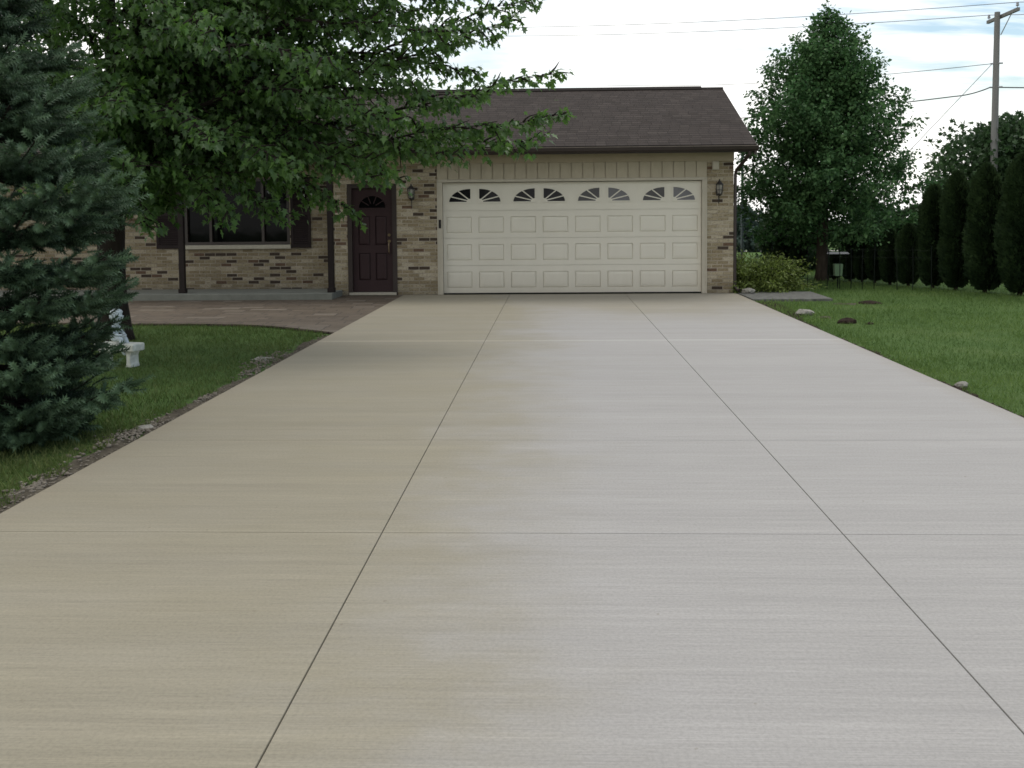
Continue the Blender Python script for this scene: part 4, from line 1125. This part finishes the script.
for z in (7.0, 6.12):
    MB().tube([(-.20, 0, z + zb), (-.05, 0, z + zb)], .03, 8).build('bracket', M['porcelain'], up)
    MB().tube([(.05, -.1, z + zb), (.2, -.15, z + zb)], .03, 8).build('bracket', M['porcelain'], up)

def wire(name, spans, rad, m, label, cat='power line', group=None):
    mb = MB(); pts = []
    for (p, q_, sag) in spans:
        p, q_ = Vector(p), Vector(q_)
        for i in range(17):
            t = i / 16; c = p.lerp(q_, t); c.z -= sag * 4 * t * (1 - t)
            if not pts or (c - pts[-1]).length > 1e-4: pts.append(c)
    mb.tube(pts, rad, 5); tag(mb.build(name, m), label, cat, group)
gz40 = ground_z(40)
nearI = (16.65 + .292, 40 - 1.06, 9.06); farI = (16.65 + .108, 40 + .96, 8.98)
g2 = 'lines strung from the utility pole'
wire('power_line', [((60, 24, 8.2), nearI, .5), (nearI, (-10, 57.5, 11.9), .35)], .0125, M['wire'], 'upper thin power line from the near end of pole crossarm', group=g2)
wire('power_line', [((60, 26.2, 8.1), farI, .5), (farI, (-10, 60, 11.9), .35)], .0125, M['wire'], 'lower thin power line from the far end of pole crossarm', group=g2)
wire('telephone_cable', [((60, 30, 5.2), (16.65, 40, 6.12), .4), ((16.45, 40, 6.12), (15.6, 41.2, 5.93), .06), ((15.6, 41.2, 5.93), (2.0, 58, 6.45), .25)], .022, M['cable'], 'thick black cable hanging below the power lines on the pole', 'cable', g2)
wire('guy_wire', [((16.5, 40, 6.98), (8.3, 35, ground_z(35)), 0)], .012, M['wire'], 'straight slanting guy wire from mid pole down behind the maple', 'wire', g2)
wire('service_line', [((16.5, 40, 7.0), (3.0, 58, 8.6), .3)], .013, M['wire'], 'thin service line leaving mid pole above the black cable', 'cable', g2)
gp_ = empty('steel_pole', (5.42, 30, ground_z(30)), label='slim grey green steel pole beyond the garage corner', cat='pole')
MB().tube([(0, 0, -.2), (0, 0, 3.2 - ground_z(30))], .038, 10).build('shaft', M['galv'], gp_)
MB().lathe([(.05, -.02), (.06, .0), (.055, .05), (.01, .09)], (0, 0, 3.2 - ground_z(30)), 10).build('cap', M['galv'], gp_)

# ------------------------------------------------------------------ bench and statue
bench = empty('garden_bench', (-4.485, 10.55, GZ), R(-14), label='small white stone bench on the lawn behind the spruce', cat='bench')
MB().box(-.28, .20, -.10, .10, .165, .245).build('seat', M['bench'], bench, bevel=.014)
for x in (-.20, .115):
    MB().prism([(x - .035, 0), (x + .04, 0), (x + .028, .05), (x + .026, .12), (x + .045, .165), (x - .04, .165), (x - .024, .12), (x - .022, .05)], -.07, .07).build('leg', M['bench'], bench, bevel=.006)

def skin_body(name, joints, bones, parent, m, root=0, sub=2):
    me = bpy.data.meshes.new(name); me.from_pydata([j[0] for j in joints], bones, [])
    o = link(name, me, m, parent)
    sk = o.modifiers.new('skin', 'SKIN'); sk.branch_smoothing = .6; sk.use_smooth_shade = True
    for i, j in enumerate(joints):
        v = me.skin_vertices[0].data[i]; r_ = j[1]; v.radius = (r_, r_) if not isinstance(r_, tuple) else r_; v.use_root = i == root
    s = o.modifiers.new('sub', 'SUBSURF'); s.levels = s.render_levels = sub
    return o
st = empty('child_statue', (-4.59, 10.55, .212), R(-12), label='pale blue white statue of a child sitting with bowed head on bench', cat='statue')
J = [((0, 0, .055), (.074, .068)), ((.012, 0, .11), (.066, .062)), ((.03, 0, .165), (.062, .056)), ((.045, 0, .195), .026), ((.06, 0, .225), (.048, .05)), ((.072, 0, .272), (.060, .062)), ((.064, 0, .315), (.045, .047)),
     # arms, hands folded in the lap
     ((.03, -.062, .165), .026), ((.045, -.082, .115), .021), ((.105, -.055, .085), .016), ((.135, -.018, .082), .014),
     ((.03, .062, .165), .026), ((.045, .082, .115), .021), ((.105, .055, .088), .016), ((.135, .02, .085), .014),
     # legs over the front of the seat
     ((.03, -.035, .048), .036), ((.125, -.04, .052), .030), ((.150, -.04, -.03), .022), ((.155, -.04, -.10), .018), ((.185, -.04, -.115), .014),
     ((.03, .035, .048), .036), ((.125, .04, .052), .030), ((.150, .04, -.03), .022), ((.155, .04, -.10), .018), ((.185, .04, -.115), .014)]
Bn = [(0, 1), (1, 2), (2, 3), (3, 4), (4, 5), (5, 6), (2, 7), (7, 8), (8, 9), (9, 10), (2, 11), (11, 12), (12, 13), (13, 14), (0, 15), (15, 16), (16, 17), (17, 18), (18, 19), (0, 20), (20, 21), (21, 22), (22, 23), (23, 24)]
skin_body('body', J, Bn, st, M['statue'])
# hair as one lumpy cap, a face with nose, brow and mouth
bm = bmesh.new(); bmesh.ops.create_icosphere(bm, subdivisions=3, radius=.071)
for v in list(bm.verts):
    c = v.co
    if c.x > .012 and c.z < .030: v.co = c * .80
    else: v.co = c * (1.0 + .07 * math.sin(70 * c.x + 40 * c.z) * math.sin(85 * c.y + 30 * c.z))
me = bpy.data.meshes.new('hair'); bm.to_mesh(me); bm.free()
hr = link('hair', me, M['statue'], st, (.058, 0, .287))
for p in me.polygons: p.use_smooth = True
fc = MB(); fc.lathe([(.002, -.012), (.010, -.006), (.007, .006), (.003, .016)], (.131, 0, .268), 8)
fc.lathe([(.004, -.004), (.012, 0), (.004, .004)], (.122, -.0, .238), 8)
fc.lathe([(.003, -.006), (.008, 0), (.003, .006)], (.118, -.026, .280), 8).lathe([(.003, -.006), (.008, 0), (.003, .006)], (.118, .026, .280), 8)
fc.build('face', M['statue'], st, smooth=True)
hd = MB()
for sg in (-1, 1):
    for k_ in range(4):
        y0 = sg * (.006 + .0075 * k_)
        hd.tube([(.135, y0, .083), (.150, y0 * .9, .084), (.160 - .002 * k_, y0 * .6, .078), (.158 - .002 * k_, y0 * .5, .070)], [.0052, .005, .0045, .003], 6)
    hd.tube([(.128, sg * .010, .092), (.140, sg * .004, .100), (.150, sg * .002, .097)], [.006, .0055, .004], 6)
hd.build('fingers', M['statue'], st, smooth=True)

# ------------------------------------------------------------------ light and sky
world = bpy.data.worlds.new('World'); scene.world = world; world.use_nodes = True
nt = world.node_tree; nt.nodes.clear(); n = N(nt)
SUN_EL, SUN_AZ = R(60), R(38)          # high and a little behind the house, to the right
sky = n('TexSky', sky_type='NISHITA'); sky.sun_disc = False; sky.sun_elevation = SUN_EL; sky.sun_rotation = SUN_AZ; sky.air_density = 1.4; sky.dust_density = 0.3; sky.ozone_density = 2.5
dirv = n.coord('Generated'); sp = n('SeparateXYZ', {'Vector': dirv})
den = n.math('ADD', n.math('MAXIMUM', sp.outputs['Z'], 0.0), 0.16)
cv = n('CombineXYZ', {'X': n.math('DIVIDE', sp.outputs['X'], den), 'Y': n.math('DIVIDE', sp.outputs['Y'], den)}).outputs[0]
cl = n.noise(n.mapping(cv, (1, 1, 1), (3.1, .7, 0)), 0.9, 7, 0.58)
wisp = n.noise(n.mapping(cv, (.6, 1.8, 1), (1.1, 4.7, 0)), 2.2, 6, 0.6)
mask = n.fr(n.math('ADD', n.math('MULTIPLY', cl, .75), n.math('MULTIPLY', wisp, .25)), 0.30, 0.56, 0.25, 1.0, True)
hz = n.fr(sp.outputs['Z'], 0.02, 0.20, 1.0, 0.0)          # haze closes the sky near the horizon
clear = n.math('MULTIPLY', n.fr(sp.outputs['X'], 0.12, 0.33), n.fr(sp.outputs['Z'], 0.07, 0.155))
mask = n.math('SUBTRACT', n.math('MAXIMUM', mask, hz), n.math('MULTIPLY', clear, n.fr(wisp, .44, .62, 1.0, .25)), True)
skycol = n.mix(1.0, sky.outputs[0], (0.115, 0.115, 0.118), 'MULTIPLY')
CLOUD = 1.46
shade = n.ramp(n.noise(n.mapping(cv, (1, 1, 1), (8.1, 2.7, 0)), 1.3, 5, .6), [(0.3, (CLOUD * .95, CLOUD * .945, CLOUD * .925)), (0.65, (CLOUD * 1.06, CLOUD * 1.045, CLOUD * 1.01))])
bg = n('Background', {'Color': n.mix(mask, skycol, shade), 'Strength': 1.0})
wo = n('OutputWorld'); nt.links.new(bg.outputs[0], wo.inputs[0])
sl = bpy.data.lights.new('sun', 'SUN'); sl.energy = 1.5; sl.angle = R(28); sl.color = (1.0, .95, .88)
so_ = bpy.data.objects.new('sun', sl); C.objects.link(so_)
sdv = Vector((math.sin(SUN_AZ) * math.cos(SUN_EL), math.cos(SUN_AZ) * math.cos(SUN_EL), math.sin(SUN_EL)))
so_.rotation_euler = sdv.to_track_quat('Z', 'Y').to_euler(); so_.location = sdv * 50

scene.view_settings.view_transform = 'Standard'; scene.view_settings.look = 'None'; scene.view_settings.exposure = 0; scene.view_settings.gamma = 1
scene.render.engine = 'CYCLES'
scene.cycles.use_denoising = True
scene.cycles.max_bounces = 8
scene.cycles.pixel_filter_type = 'BLACKMAN_HARRIS'; scene.cycles.filter_width = 1.6
print('LEAVES', n_big, n_side, 'SPRIGS', n_spr, 'GRASS', n_grass)
